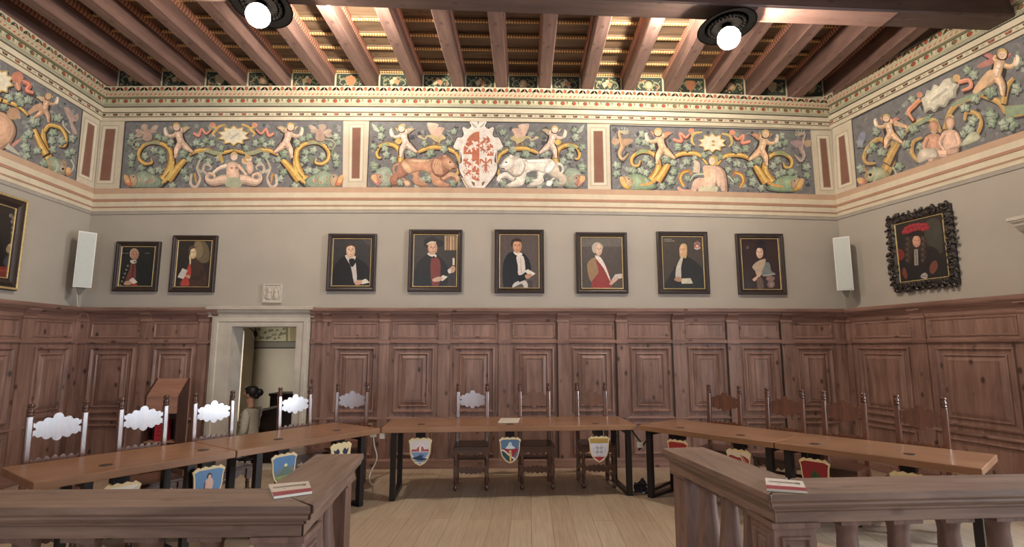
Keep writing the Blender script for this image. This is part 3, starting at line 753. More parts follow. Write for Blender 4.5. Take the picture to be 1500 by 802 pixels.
def fresco_c(P):
    ax = 1042
    for mir in (None, ax):
        P.zoom(890, 170 if mir is None else 172.5, 6.68, mir)
        scroll(P, [(330, 690), (440, 620), (492, 520), (480, 420), (420, 362), (335, 350), (262, 384), (232, 432), (250, 488), (300, 486), (318, 440)], [100, 96, 70, 56, 46, 42, 38, 36, 34, 28, 16])
        P.stroke([(400, 352), (335, 346), (268, 376)], [30, 36, 26], (158, 172, 128))
        scroll(P, [(480, 640), (560, 520), (612, 436)], [90, 72, 46]); scroll(P, [(636, 420), (700, 378), (800, 366), (900, 388), (975, 480)], [24, 46, 48, 42, 24])
        leaves(P, [(330, 180, 38), (300, 245, 36), (370, 265, 42), (440, 300, 38), (690, 300, 44), (775, 310, 42), (90, 480, 42), (88, 570, 40), (370, 420, 38), (420, 470, 40), (240, 540, 44), (325, 530, 38), (378, 560, 36), (570, 420, 46), (640, 455, 36), (770, 455, 42), (640, 545, 38), (620, 630, 46), (855, 515, 34), (780, 610, 34), (850, 420, 30), (530, 690, 36), (940, 385, 34)])
        fish(P, [(190, 590), (240, 572), (310, 574), (390, 606), (480, 690), (420, 722), (250, 732), (190, 716), (150, 650)], [(122, 600), (160, 606), (186, 660), (216, 726), (150, 700), (118, 640)], (206, 622), body=(146, 168, 140), liph=(222, 176, 96), sn=[(140, 626), (180, 590), (236, 620), (240, 690), (200, 714)])
        P.stroke([(320, 680), (420, 660), (480, 600)], [16, 30, 20], (224, 170, 104))
        putto(P, 490, 165, .98, 1, wing=(196, 146, 120), fl=(226, 190, 156), fl2=(236, 208, 178))
        ribbon(P, [(640, 235), (720, 250), (706, 175), (760, 215), (800, 180)], 30, (220, 138, 116)); P.ell(815, 150, 30, 24, (222, 156, 130)); P.stroke([(920, 160), (840, 180), (820, 250), (850, 290)], [14, 26, 22, 12], (216, 190, 118))
        P.stroke([(740, 690), (706, 620), (730, 560), (790, 540), (810, 580)], [30, 36, 34, 26, 14], (190, 130, 66)); P.stroke([(738, 686), (708, 620), (732, 562), (788, 544)], [12, 14, 14, 8], (232, 196, 110)); P.stroke([(800, 640), (850, 580), (950, 570)], [10, 16, 18], (196, 206, 184))
        half_beast = None
        P.stroke([(150, 170), (108, 170), (124, 240), (148, 300), (114, 380), (150, 440), (212, 372)], [40, 32, 44, 64, 48, 34, 12], (78, 68, 72)); P.limb([(150, 164), (112, 168), (128, 240), (146, 300), (116, 376), (150, 430), (210, 372)], [34, 28, 38, 56, 42, 28, 8], (194, 166, 134) if mir is None else (184, 166, 158))
        P.blob([(130, 240), (216, 226), (246, 250), (180, 296), (140, 290)], (186, 154, 128) if mir is None else (176, 152, 150), 3); P.blob([(120, 240), (50, 220), (40, 270), (90, 290)], (190, 164, 140), 3)
        P.ell(168, 164, 38, 20, (180, 172, 150), .2)
        for q in ((116, 150), (140, 138), (170, 140), (196, 150)): P.stroke([q, (q[0]-8, q[1]-24)], 10, (160, 176, 164), 2)
    P.zoom(890, 170, 6.68); cartouche(P, 1020, 268, 128, 86); P.ell(1030, 255, 16, 14, (196, 166, 110)); P.ell(1030, 290, 18, 12, (204, 176, 122))
    # seated figure seen from behind
    P.zoom(1040, 170, 6.68)
    P.blob([(-60, 490), (0, 478), (90, 490), (150, 540), (172, 640), (176, 752), (120, 752), (110, 640), (100, 620), (60, 700), (40, 756), (-110, 756), (-140, 690), (-130, 640), (-60, 620), (-70, 540)], (84, 72, 68), 3)
    P.body([(-66, 490), (0, 484), (84, 496), (140, 546), (160, 640), (164, 748), (124, 748), (112, 640), (92, 600), (50, 700), (30, 752), (-110, 752), (-130, 690), (-120, 646), (-60, 624), (-70, 540)], FL, 3)
    P.stroke([(-60, 650), (-130, 650), (-170, 745)], [80, 66, 50], FL); P.stroke([(-180, 745), (-270, 742), (-320, 700)], [40, 40, 24], (226, 176, 156)); P.ell(30, 440, 46, 52, (204, 176, 108)); P.ell(16, 444, 30, 36, FL2); P.blob([(-60, 520), (-10, 520), (0, 600), (-50, 610)], (232, 196, 160), 3); P.stroke([(-140, 560), (-130, 480), (-160, 440)], [70, 56, 20], (214, 196, 178)); P.blob([(-90, 700), (60, 690), (50, 752), (-100, 752)], (208, 204, 178), 3)
def lion(P, c, ch, cd, mir=None):
    P.zoom(535, 170, 6.17, mir)
    B = lambda p, q: P.body(p, q, 3)
    # tail
    P.stroke([(320, 430), (268, 450), (262, 510), (320, 555), (370, 590)], [24, 22, 18, 18, 16], c); B([(350, 590), (400, 590), (410, 630), (366, 636)], ch)
    # hind legs
    B([(320, 420), (400, 400), (440, 470), (380, 540), (290, 580), (250, 560), (290, 600), (300, 636), (244, 634), (222, 580), (250, 540), (300, 500)], cd)
    B([(440, 400), (490, 460), (490, 560), (500, 600), (570, 626), (570, 644), (480, 640), (430, 600), (440, 560), (400, 500), (390, 430)], c)
    # body
    B([(330, 450), (350, 400), (420, 388), (540, 400), (660, 388), (740, 420), (740, 520), (640, 560), (590, 520), (500, 500), (430, 520), (360, 500)], c)
    B([(380, 406), (470, 396), (600, 404), (560, 430), (440, 426)], ch); B([(330, 450), (350, 410), (400, 440), (430, 510), (380, 520)], ch)
    # forelegs
    B([(590, 500), (680, 500), (690, 590), (770, 626), (768, 646), (690, 648), (620, 630), (596, 570)], c); P.stroke([(690, 570), (770, 540), (830, 560), (840, 594)], [64, 50, 42, 36], cd); P.stroke([(690, 560), (770, 530), (826, 552), (840, 590)], [50, 36, 32, 26], ch)
    for i in range(3): P.stroke([(812+i*14, 578), (806+i*16, 604)], 8, ch, 2)
    # mane and head
    B([(600, 420), (650, 380), (710, 360), (770, 372), (800, 420), (790, 480), (740, 530), (690, 560), (630, 540), (598, 480)], cd)
    for i in range(9):
        t = i/8; P.stroke([(640+60*t, 390+20*t), (612+80*t, 450+20*t), (640+60*t, 530)], [16, 18, 8], ch if i % 2 else c, 3)
    B([(690, 400), (740, 372), (790, 400), (824, 452), (822, 482), (780, 500), (730, 480), (700, 450)], c); B([(740, 400), (790, 420), (816, 456), (780, 470), (744, 446)], ch); B([(700, 372), (730, 352), (744, 376), (720, 392)], c)
    P.ell(768, 424, 9, 7, (66, 50, 44)); P.ell(820, 452, 12, 9, cd); P.stroke([(780, 486), (816, 476)], 9, (90, 54, 46), 2)
def fresco_b(P):
    ax = 700.5
    for mir in (None, ax):
        P.zoom(535, 170 if mir is None else 171.5, 6.17, mir)
        scroll(P, [(320, 420), (322, 350), (280, 280), (200, 256), (130, 280), (106, 340), (122, 380), (150, 380)], [66, 56, 46, 40, 34, 30, 26, 16])
        P.stroke([(220, 258), (170, 262), (136, 282)], [26, 26, 16], (170, 178, 132))
        scroll(P, [(480, 330), (560, 296), (640, 286), (740, 300), (820, 340), (856, 424)], [28, 42, 44, 42, 40, 30])
        scroll(P, [(790, 540), (836, 520), (836, 480)], [34, 34, 22])
        leaves(P, [(140, 185, 36), (155, 118, 28), (180, 300, 32), (190, 350, 36), (90, 460, 46), (255, 400, 34), (420, 330, 46), (590, 344, 42), (710, 300, 36), (540, 250, 30), (80, 280, 34), (520, 580, 40), (580, 570, 34), (790, 610, 36), (320, 600, 34), (470, 640, 28), (820, 290, 26)])
        P.blob([(66, 70), (110, 110), (130, 146), (90, 140), (70, 106)], GR2, 3)
        P.stroke([(740, 160), (780, 200), (790, 250)], [10, 12, 8], GR1); leaf(P, 800, 140, 34, 1); leaf(P, 756, 240, 34, 2)
        fish(P, [(90, 530), (140, 470), (230, 470), (260, 560), (230, 640), (120, 642), (76, 600)], [(60, 540), (110, 530), (130, 590), (124, 640), (84, 610), (56, 576)], (136, 556), body=(158, 170, 156), snout=(190, 150, 140), liph=(196, 140, 132), sn=[(70, 550), (130, 526), (164, 570), (130, 630), (84, 606)])
        putto(P, 330, 118, .82, 1, fl=(230, 204, 190), fl2=(242, 224, 212), horn=True)
        P.blob([(270, 226), (306, 206), (334, 228), (316, 256), (284, 250)], (222, 196, 116), 3)
        # bird with spread wings
        P.blob([(600, 180), (660, 150), (720, 190), (734, 214), (690, 230), (680, 256), (630, 240), (596, 206)], (92, 84, 80), 3); P.blob([(596, 176), (656, 146), (716, 186), (728, 210), (684, 226), (676, 246), (630, 232), (596, 200)], (206, 190, 146), 3)
        P.blob([(596, 170), (560, 74), (610, 66), (662, 80), (650, 110), (628, 170)], (226, 198, 180), 3); P.blob([(620, 170), (640, 110), (716, 112), (700, 150), (670, 190)], (222, 188, 172), 3)
        P.stroke([(604, 190), (560, 186), (540, 212), (486, 190)], [26, 16, 14, 12], (206, 190, 150)); P.ell(494, 190, 18, 12, (212, 196, 160)); P.stroke([(626, 236), (616, 262)], 8, (200, 160, 120), 2); P.stroke([(664, 246), (676, 262)], 8, (200, 160, 120), 2)
    lion(P, (196, 152, 126), (216, 178, 148), (166, 122, 104))
    lion(P, (232, 224, 212), (246, 242, 234), (206, 194, 178), ax)
    # great shield: white strapwork round a quartered oval
    W = (240, 232, 224)
    for mir in (None, ax):
        P.zoom(535, 170, 6.17, mir)
        P.blob([(1030, 120), (990, 62), (940, 60), (950, 100), (930, 130), (890, 104), (870, 110), (886, 170), (870, 196), (830, 196), (810, 240), (790, 270), (850, 300), (870, 420), (840, 440), (850, 520), (890, 580), (940, 640), (990, 690), (1030, 700)], (88, 80, 80), 3)
    for mir in (None, ax):
        P.zoom(535, 170, 6.17, mir)
        P.blob([(1024, 112), (990, 56), (944, 60), (960, 96), (930, 124), (896, 108), (878, 116), (892, 172), (872, 200), (836, 202), (814, 244), (800, 290), (860, 330), (874, 420), (850, 440), (858, 510), (896, 572), (946, 634), (996, 684), (1024, 690)], W, 3)
        P.stroke([(1016, 120), (980, 90), (960, 64)], [10, 16, 8], (186, 176, 170)); P.stroke([(850, 300), (858, 380), (846, 440)], [10, 12, 6], (206, 196, 188)); P.blob([(960, 596), (996, 612), (1002, 640), (976, 632)], (130, 110, 84), 3)
    P.zoom(535, 170, 6.17)
    P.rect(990, 110, 1054, 690, W)
    P.stroke([(885, 560), (930, 640), (1020, 716), (1110, 780)], [34, 38, 30, 8], (222, 210, 194)); P.stroke([(880, 560), (926, 640), (1016, 720)], [6, 8, 5], (170, 150, 120))
    RD = (194, 122, 98)
    def oval_clip(x0, x1, y0, y1, col):
        cx, cy, rx, ry = 1026, 370, 142, 222
        top = []; bot = []
        for i in range(13):
            x = x0+(x1-x0)*i/12; d = max(0, 1-((x-cx)/rx)**2)**.5*ry
            top.append((x, max(y0, cy-d))); bot.append((x, min(y1, cy+d)))
        P.poly(top+bot[::-1], col)
    oval_clip(886, 1166, 140, 600, (236, 228, 220)); oval_clip(890, 1032, 148, 352, RD); oval_clip(966, 1032, 352, 600, RD); oval_clip(1100, 1160, 160, 366, RD)
    def rampant(x, y, s, c, f=1):
        q = lambda a, b: (x+f*a*s, y+b*s)
        P.stroke([q(-30, 20), q(0, 0), q(30, -14)], [26*s, 30*s, 26*s], c); P.ell(*q(40, -30), 16*s, 15*s, c); P.stroke([q(-30, 20), q(-50, 50)], 12*s, c, 2); P.stroke([q(-14, 16), q(-4, 52)], 12*s, c, 2); P.stroke([q(26, 0), q(54, 14)], 11*s, c, 2); P.stroke([q(20, -4), q(34, 34)], 11*s, c, 2)
        P.stroke([q(-36, 10), q(-66, -14), q(-48, -44), q(-34, -34)], [9*s, 9*s, 8*s, 5*s], c)
        P.blob([q(20, -8), q(-6, -50), q(24, -40), q(36, -14)], c, 2)
    WH = (238, 228, 218)
    rampant(968, 280, 1.0, WH); rampant(930, 430, .8, RD, -1); rampant(1000, 450, .8, WH, -1); rampant(928, 520, .6, RD); rampant(1000, 540, .6, WH, -1)
    rampant(1068, 240, .8, RD); rampant(1068, 310, .6, RD, -1); rampant(1126, 250, .6, WH); rampant(1130, 320, .6, WH)
    # eagle
    P.stroke([(1090, 400), (1090, 470), (1090, 520)], [12, 26, 8], RD)
    for f in (-1, 1):
        P.stroke([(1090+f*10, 430), (1090+f*44, 400), (1090+f*52, 440)], [14, 18, 8], RD); P.stroke([(1090+f*10, 445), (1090+f*36, 470)], [10, 5], RD, 3); P.stroke([(1090+f*6, 480), (1090+f*26, 520)], [8, 4], RD, 3)
    P.ell(1090, 392, 9, 10, RD)
    for i in range(6): P.stroke([(900+i*3, 380+i*24), (906+i*4, 392+i*24)], 6, (170, 130, 110), 2)
def ground(P, bg, n, seed, size):
    rnd = random.Random(seed); k = len(bg)
    top = [bg[0], bg[1]] if k == 4 else None
    def inside(x, y):
        c = False
        for i in range(k):
            (x0, y0), (x1, y1) = bg[i], bg[(i+1) % k]
            if (y0 > y) != (y1 > y) and x < (x1-x0)*(y-y0)/(y1-y0)+x0: c = not c
        return c
    xs = [b[0] for b in bg]; ys = [b[1] for b in bg]; P.k = 1
    tones = [(112, 122, 112), (146, 158, 146), (92, 94, 98), (164, 172, 162), (128, 144, 126), (84, 86, 90), (150, 150, 152)]
    i = 0
    while i < n:
        x, y = rnd.uniform(min(xs), max(xs)), rnd.uniform(min(ys), max(ys)); r = rnd.uniform(.5, 1)*size
        if not all(inside(x+a*r*1.4, y+b*r*1.4) for a, b in ((1, 0), (-1, 0), (0, 1), (0, -1))): i += .2; continue
        c = rnd.choice(tones); a = rnd.uniform(0, 6.28)
        if rnd.random() < .55:
            P.blob([(x+r*q*math.cos(a+t), y+r*q*math.sin(a+t)) for t, q in ((0, 1), (.6, .6), (1.2, 1), (2, .6), (2.8, .9), (3.5, .5), (4.2, .95), (5, .6), (5.6, .9))], c, 2)
        else:
            P.stroke([(x-r*math.cos(a), y-r*math.sin(a)), (x+r*.4*math.sin(a), y-r*.4*math.cos(a)), (x+r*math.cos(a), y+r*math.sin(a))], [r*.1, r*.35, r*.1], c, 3)
        i += 1
def fresco(name, fr, bg, fn, label, ref):
    P = Paint(fr.px, y0=-.012); P.T = lambda x, y: (x, y)
    P.poly(bg, BG)
    n = len(bg)
    P.stroke([bg[0], bg[1]], 1.6, (66, 66, 70), straight=True); P.stroke([bg[0], bg[-1]], 1.4, (78, 78, 82), straight=True)
    ground(P, bg, 420, len(label), 5.0)
    fn(P)
    us = [q for q in [fr.px(*b) for b in bg]]
    u0 = sum(q[0] for q in us)/n; z0 = min(q[1] for q in us)
    # thin plaster ground behind the paint
    q = us; vs = [(a-u0, -.002, b-z0) for a, b in q]+[(a-u0, -.0118, b-z0) for a, b in q]
    ex = [(vs, [tuple(range(n, 2*n))]+[(i, (i+1) % n, n+(i+1) % n, n+i) for i in range(n)], BG)]
    o = P.build(name, 'paint', loc=(u0, z0), extra=ex)
    o.matrix_world = fr.m @ Matrix.Translation((u0, 0, z0))
    return tag(o, label, 'fresco')
fresco('fresco_panel', BACK, [(185, 179), (503, 177), (502, 274.5), (177, 276.5)], fresco_a, 'frieze fresco with a mermaid under a pale cartouche, left of the lions', None)
fresco('fresco_panel', BACK, [(542, 178), (860, 181), (861, 278), (538, 274.5)], fresco_b, 'frieze fresco with a red lion and a white lion holding a large coat of arms', None)
fresco('fresco_panel', BACK, [(893.5, 184.5), (1186, 192), (1194, 286), (896, 280)], fresco_c, 'frieze fresco with a seated nude below a white cartouche, right of the lions', None)
def fresco_e(P):
    P.zoom(1240, 40, 3.208)
    g = (150, 166, 140)
    for pts, w in (([(180, 690), (215, 620), (225, 540)], [56, 40, 26]), ([(190, 640), (235, 560), (280, 500)], [40, 30, 20]), ([(200, 560), (160, 525), (110, 560), (86, 610), (100, 640), (140, 640)], [20, 22, 20, 18, 16, 8]), ([(270, 500), (350, 440), (420, 440), (450, 500)], [16, 22, 20, 14]), ([(340, 630), (312, 590), (320, 540), (360, 520)], [20, 20, 16, 10]), ([(465, 480), (490, 400), (540, 350), (640, 320)], [18, 24, 26, 20]), ([(640, 320), (720, 350), (760, 400)], [22, 30, 36]), ([(560, 440), (570, 400), (620, 410), (636, 460), (610, 520)], [10, 20, 22, 20, 14]), ([(740, 360), (760, 280), (790, 240)], [30, 26, 16]), ([(760, 400), (840, 390), (900, 380)], [60, 50, 50])):
        scroll(P, [(x, y) for x, y in pts], w, (196, 160, 104), (214, 186, 130), (84, 80, 80))
    P.stroke([(300, 480), (400, 420)], [14, 22], g); P.stroke([(500, 370), (580, 330), (640, 312)], [14, 24, 18], g); P.stroke([(750, 400), (840, 385)], [50, 44], g)
    leaves(P, [(140, 490, 20), (130, 560, 22), (170, 590, 22), (110, 580, 16), (70, 545, 24), (70, 665, 22), (280, 545, 24), (320, 480, 24), (350, 560, 20), (400, 400, 18), (250, 655, 22), (260, 500, 24), (600, 440, 26), (680, 420, 34), (580, 480, 28), (560, 380, 24), (570, 200, 22), (605, 225, 24), (310, 340, 20), (680, 300, 32), (810, 170, 30), (800, 290, 28), (780, 450, 36), (610, 340, 22), (550, 500, 20), (690, 450, 24), (740, 460, 28)])
    P.ell(76, 520, 16, 30, (150, 154, 176), .3); P.ell(70, 545, 12, 20, (164, 166, 186))
    fish(P, [(90, 690), (140, 660), (190, 670), (210, 700), (150, 720), (100, 725)], [(54, 712), (80, 706), (104, 726), (84, 744), (60, 736)], (116, 694), body=(170, 176, 150), liph=(206, 148, 130))
    putto(P, 192, 428, .45, 1, fl=(226, 190, 156), wing=(196, 146, 136), horn=True); P.stroke([(230, 450), (290, 470)], [26, 12], (226, 190, 156), 3)
    putto(P, 738, 128, .62, -1, wing=(190, 130, 126), horn=True, fl=(224, 190, 156))
    P.blob([(600, 300), (640, 240), (680, 200), (700, 220), (670, 270), (620, 310)], (224, 190, 156), 3); P.blob([(620, 180), (680, 150), (700, 168), (640, 192)], (196, 140, 132), 3)
    P.blob([(350, 350), (380, 310), (440, 270), (500, 240), (540, 280), (520, 330), (470, 380), (400, 410), (360, 390)], (92, 88, 86), 3); P.body([(354, 346), (372, 330), (384, 300), (404, 300), (420, 270), (446, 278), (470, 246), (500, 238), (516, 262), (536, 272), (520, 300), (520, 330), (490, 340), (470, 376), (440, 374), (420, 400), (398, 388), (372, 404), (366, 376)], (214, 210, 194)); P.stroke([(400, 350), (480, 290)], 14, (190, 188, 176), 2)
    ribbon(P, [(350, 340), (320, 370), (296, 400), (320, 440)], 20, (220, 156, 120)); ribbon(P, [(530, 260), (580, 250), (590, 280), (550, 300)], 18, (222, 150, 126)); P.ell(524, 240, 18, 18, (214, 180, 130)); P.ell(348, 318, 14, 14, (214, 156, 130))
    # the two seated figures
    for x, c in ():
        P.blob([(x-36, 510), (x, 490), (x+40, 500), (x+48, 560), (x+40, 610), (x-20, 620), (x-40, 570)], (98, 84, 78), 3); P.blob([(x-34, 512), (x, 492), (x+36, 504), (x+42, 560), (x+34, 604), (x-18, 612), (x-34, 570)], c, 3)
        P.ell(x, 464, 22, 28, (200, 170, 140)); P.ell(x-3, 470, 16, 20, c); P.stroke([(x-30, 520), (x-10, 580), (x+30, 590)], [22, 18, 14], c)
    for x, y, f, c in ((416, 470, -1, (200, 156, 134)), (492, 452, 1, (220, 186, 166))):
        P.blob([(x-44, y+44), (x-10, y+26), (x+40, y+34), (x+54, y+90), (x+46, y+150), (x-30, y+156), (x-48, y+100)], (94, 82, 78), 3)
        P.body([(x-38, y+46), (x-8, y+30), (x+34, y+38), (x+44, y+84), (x+34, y+146), (x-22, y+150), (x-34, y+96)], c)
        P.limb([(x+f*30, y+50), (x+f*44, y+100), (x-f*4, y+118)], [24, 22, 14], c); P.limb([(x-f*28, y+50), (x-f*46, y+96), (x-f*20, y+136)], [22, 20, 12], c)
        P.limb([(x-10, y+146), (x-f*40-30, y+150), (x-f*30-60, y+184)], [46, 38, 20], c)
        P.ell(x, y-4, 25, 30, (170, 140, 112)); P.body([(x-18, y-16), (x, y-26), (x+18, y-14), (x+16, y+14), (x, y+28), (x-16, y+14)], c); P.stroke([(x-12, y+18), (x, y+30), (x+12, y+18)], 9, (190, 170, 148), 3)
        P.stroke([(x-16, y-30), (x, y-38), (x+18, y-28)], 9, (206, 184, 130), 3)
    P.body([(340, 640), (350, 580), (420, 570), (440, 610), (400, 620)], (206, 196, 182)); P.body([(540, 560), (600, 490), (640, 520), (600, 545)], (188, 190, 168))
RB = [(1247, 176.5), (1500, 50), (1620, -13), (1640, 142), (1500, 191.5), (1257, 277)]
fresco('fresco_panel', RIGHT, [(1249, 175.5), (1500, 51.5), (1650, -22.5), (1650, 138), (1500, 191), (1257, 277)], fresco_e, 'frieze fresco on the right wall with two seated nudes and climbing winged children', None)
def fresco_d(P):
    P.zoom(0, 80, 3.82)
    for pts, w in (([(290, 640), (258, 570), (235, 480), (236, 420)], [60, 56, 40, 24]), ([(250, 560), (205, 470), (180, 400)], [44, 34, 20]), ([(240, 430), (270, 396), (330, 410), (362, 460), (356, 510), (325, 512)], [22, 24, 24, 22, 18, 8]), ([(0, 254), (60, 272), (110, 300), (150, 340)], [26, 26, 22, 16]), ([(-160, 180), (-60, 230), (0, 254)], [24, 26, 26])):
        scroll(P, pts, w)
    leaves(P, [(95, 232, 28), (110, 262, 28), (150, 255, 26), (150, 440, 28), (130, 470, 26), (130, 520, 30), (185, 370, 34), (290, 440, 26), (280, 480, 24), (340, 480, 24), (275, 350, 24), (318, 350, 26), (400, 470, 24), (370, 555, 24), (400, 540, 20), (200, 540, 24), (235, 605, 26), (290, 530, 22), (40, 240, 26), (15, 290, 22), (140, 570, 24), (-60, 300, 34), (-100, 240, 34), (-60, 480, 30)])
    fish(P, [(250, 600), (290, 570), (340, 600), (370, 640), (350, 680), (290, 660)], [(370, 630), (396, 640), (392, 672), (366, 680), (360, 655)], (345, 640), body=(150, 160, 140), liph=(206, 140, 110), snout=(170, 150, 140), sn=[(335, 590), (352, 620), (350, 670), (330, 650)])
    putto(P, 262, 235, .46, -1, fl=(206, 168, 140), fl2=(220, 188, 162)); P.stroke([(230, 290), (190, 300), (150, 330)], [44, 34, 18], (206, 168, 140))
    P.stroke([(345, 372), (350, 400), (385, 440)], 8, (206, 200, 190)); P.blob([(350, 300), (380, 300), (400, 340), (430, 330), (428, 370), (400, 380), (426, 440), (400, 440), (380, 370)], (190, 164, 154), 3)
    cartouche(P, -20, 150, 84, 70); P.ell(90, 128, 34, 34, (204, 140, 116)); ribbon(P, [(86, 160), (100, 200)], 30, (206, 150, 124)); ribbon(P, [(120, 150), (156, 170), (140, 200), (180, 215)], 26, (214, 124, 106))
    # bearded giant
    P.blob([(-60, 330), (20, 320), (70, 370), (90, 430), (70, 490), (40, 520), (-60, 560)], (80, 68, 64), 3); P.body([(-60, 336), (16, 326), (62, 372), (82, 428), (62, 484), (34, 512), (-60, 550)], (206, 168, 142), 3)
    P.ell(68, 330, 36, 34, (196, 160, 130)); P.stroke([(90, 330), (104, 360)], [24, 12], (190, 160, 136), 3); P.stroke([(30, 510), (100, 560)], [34, 10], (200, 196, 184), 3); P.stroke([(60, 510), (112, 470)], [20, 10], (206, 150, 134), 3)
fresco('fresco_panel', LEFT, [(119.5, 161), (109, 269.5), (0, 220.5), (-130, 161.5), (-130, 4), (0, 87.5)], fresco_d, 'frieze fresco on the left wall with a bearded giant and a climbing winged child', None)

# ------------------------------------------------------------------ portraits
SKN, SKN2, SKND = (214, 170, 140), (230, 192, 164), (164, 116, 96)
BLK, PAP = (30, 28, 30), (226, 220, 208)
def face(P, x, y, rx, ry, c=SKN, c2=SKN2, cd=SKND, turn=0):
    P.ell(x, y, rx, ry, c); P.ell(x-rx*.15+turn*rx*.3, y-ry*.1, rx*.66, ry*.76, c2)
    e = turn*rx*.3
    P.ell(x-rx*.36+e, y-ry*.14, rx*.15, ry*.07, (60, 44, 40)); P.ell(x+rx*.36+e, y-ry*.14, rx*.15, ry*.07, (60, 44, 40))
    P.stroke([(x-rx*.55+e, y-ry*.28), (x-rx*.2+e, y-ry*.3)], ry*.06, cd, 2); P.stroke([(x+rx*.2+e, y-ry*.3), (x+rx*.55+e, y-ry*.28)], ry*.06, cd, 2)
    P.stroke([(x+e, y-ry*.1), (x+e+rx*.1, y+ry*.24)], rx*.16, cd, 2); P.stroke([(x-rx*.25+e, y+ry*.48), (x+rx*.25+e, y+ry*.48)], ry*.09, (160, 90, 80), 2)
def portrait(fr, outer, fn, label, fprof=None, fw=.075, bg=(50, 46, 46), slip=True, tall=None):
    qs = [fr.px(*p, .045) for p in outer]             # tl, tr, br, bl
    u0 = (qs[0][0]+qs[3][0])/2; u1 = (qs[1][0]+qs[2][0])/2; z1 = (qs[0][1]+qs[1][1])/2; z0 = (qs[2][1]+qs[3][1])/2
    uc = (u0+u1)/2; w = u1-u0; h = z1-z0
    loc = fr.m @ Vector((uc, 0, z0))
    t = thing('portrait_painting', label, 'painting', loc, fr.rz)
    prof = fprof or [(0, 0), (0, .045), (.008, .052), (.022, .052), (.03, .046), (.044, .042), (.05, .045), (.056, .038), (fw-.008, .03), (fw-.006, .02)]
    m = MB(); ring(m, -w/2, w/2, 0, h, prof); m.build('frame', 'frame', t)
    if slip:
        m = MB(); ring(m, -w/2+fw-.012, w/2-fw+.012, fw-.012, h-fw+.012, [(.003, .02), (.003, .034), (.007, .036), (.011, .034), (.013, .024)]); m.build('gilt_slip', 'gilt', t)
    P = Paint(lambda x, y: (lambda q: (q[0]-uc, q[1]-z0))(fr.px(x, y, .024)), y0=-.022)
    a, b = w/2-fw+.004, h-fw+.004
    cv = P.conv; P.T = lambda x, y: (x, y); P.conv = lambda u, z: (u, z)
    P.rect(-a, fw-.004, a, b, bg); P.conv = cv
    fn(P)
    # keep the paint inside the frame
    for i, (q, col, bb, lay) in enumerate(P.pr):
        cl = lambda s: [(max(-a, min(a, u)), max(fw-.004, min(b, z))) for u, z in s]
        P.pr[i] = ((cl(q[0]), cl(q[1])) if isinstance(q, tuple) else cl(q), col, bb, lay)
    vs = [(-a, -.002, fw), (a, -.002, fw), (a, -.002, b), (-a, -.002, b), (-a, -.0215, fw), (a, -.0215, fw), (a, -.0215, b), (-a, -.0215, b)]
    P.build('canvas', 'oil', t, extra=[(vs, [(0, 1, 2, 3), (4, 5, 6, 7), (0, 1, 5, 4), (1, 2, 6, 5), (2, 3, 7, 6), (3, 0, 4, 7)], bg)])
    return t, w, h

def pic1(P):
    P.zoom(160, 340, 8.44)
    P.blob([(120, 660), (120, 560), (190, 430), (250, 380), (340, 370), (430, 400), (480, 500), (490, 660)], (34, 40, 40), 3)
    P.blob([(200, 600), (250, 460), (270, 390), (320, 390), (330, 480), (320, 600), (240, 650)], (120, 70, 62), 3); P.stroke([(300, 400), (285, 560)], 14, (84, 40, 40), 3)
    P.blob([(262, 350), (330, 350), (334, 384), (290, 390), (266, 380)], (216, 208, 196), 2); P.stroke([(300, 368), (336, 372)], 12, (20, 18, 20), 2)
    P.ell(308, 272, 58, 70, (186, 160, 136)); face(P, 316, 290, 44, 62, (170, 124, 106), (190, 146, 124))
    for i in range(6): P.ell(228-i*18, 420+i*48, 13, 13, (140, 136, 126), 0, 8)
    P.poly([(240, 600), (290, 565), (348, 620), (300, 650)], PAP); P.blob([(180, 630), (220, 605), (280, 620), (260, 655), (190, 655)], (196, 156, 130), 2); P.ell(310, 652, 40, 12, (176, 60, 52))
    for x in (160, 190, 215, 445, 475): P.stroke([(x, 262), (x+22, 266)], 5, (170, 168, 160), 2)
def pic2(P):
    P.zoom(160, 340, 8.44)
    P.blob([(1060, 110), (1160, 110), (1230, 200), (1230, 360), (1120, 380), (1060, 300)], (108, 96, 76), 3); P.ell(1100, 220, 60, 110, (134, 120, 92))
    P.blob([(880, 660), (900, 560), (960, 440), (1000, 350), (1070, 340), (1150, 400), (1190, 500), (1190, 660)], (72, 54, 48), 3)
    P.blob([(880, 660), (910, 580), (960, 460), (1000, 390), (1010, 520), (980, 580), (985, 660)], (184, 74, 66), 3)
    P.stroke([(1000, 300), (1000, 400)], [26, 14], (222, 206, 170), 3); face(P, 1032, 262, 46, 72, (206, 180, 140), (232, 212, 172), turn=.4); P.blob([(984, 250), (990, 190), (1030, 172), (1070, 186), (1060, 200), (1010, 220), (1000, 290)], (92, 80, 72), 3)
    P.poly([(905, 450), (970, 475), (915, 585), (842, 560)], (206, 200, 196)); P.stroke([(1000, 560), (940, 540)], [40, 26], (200, 160, 130), 3); P.stroke([(1150, 480), (1120, 570), (1000, 570)], [60, 50, 40], (60, 46, 42), 3)
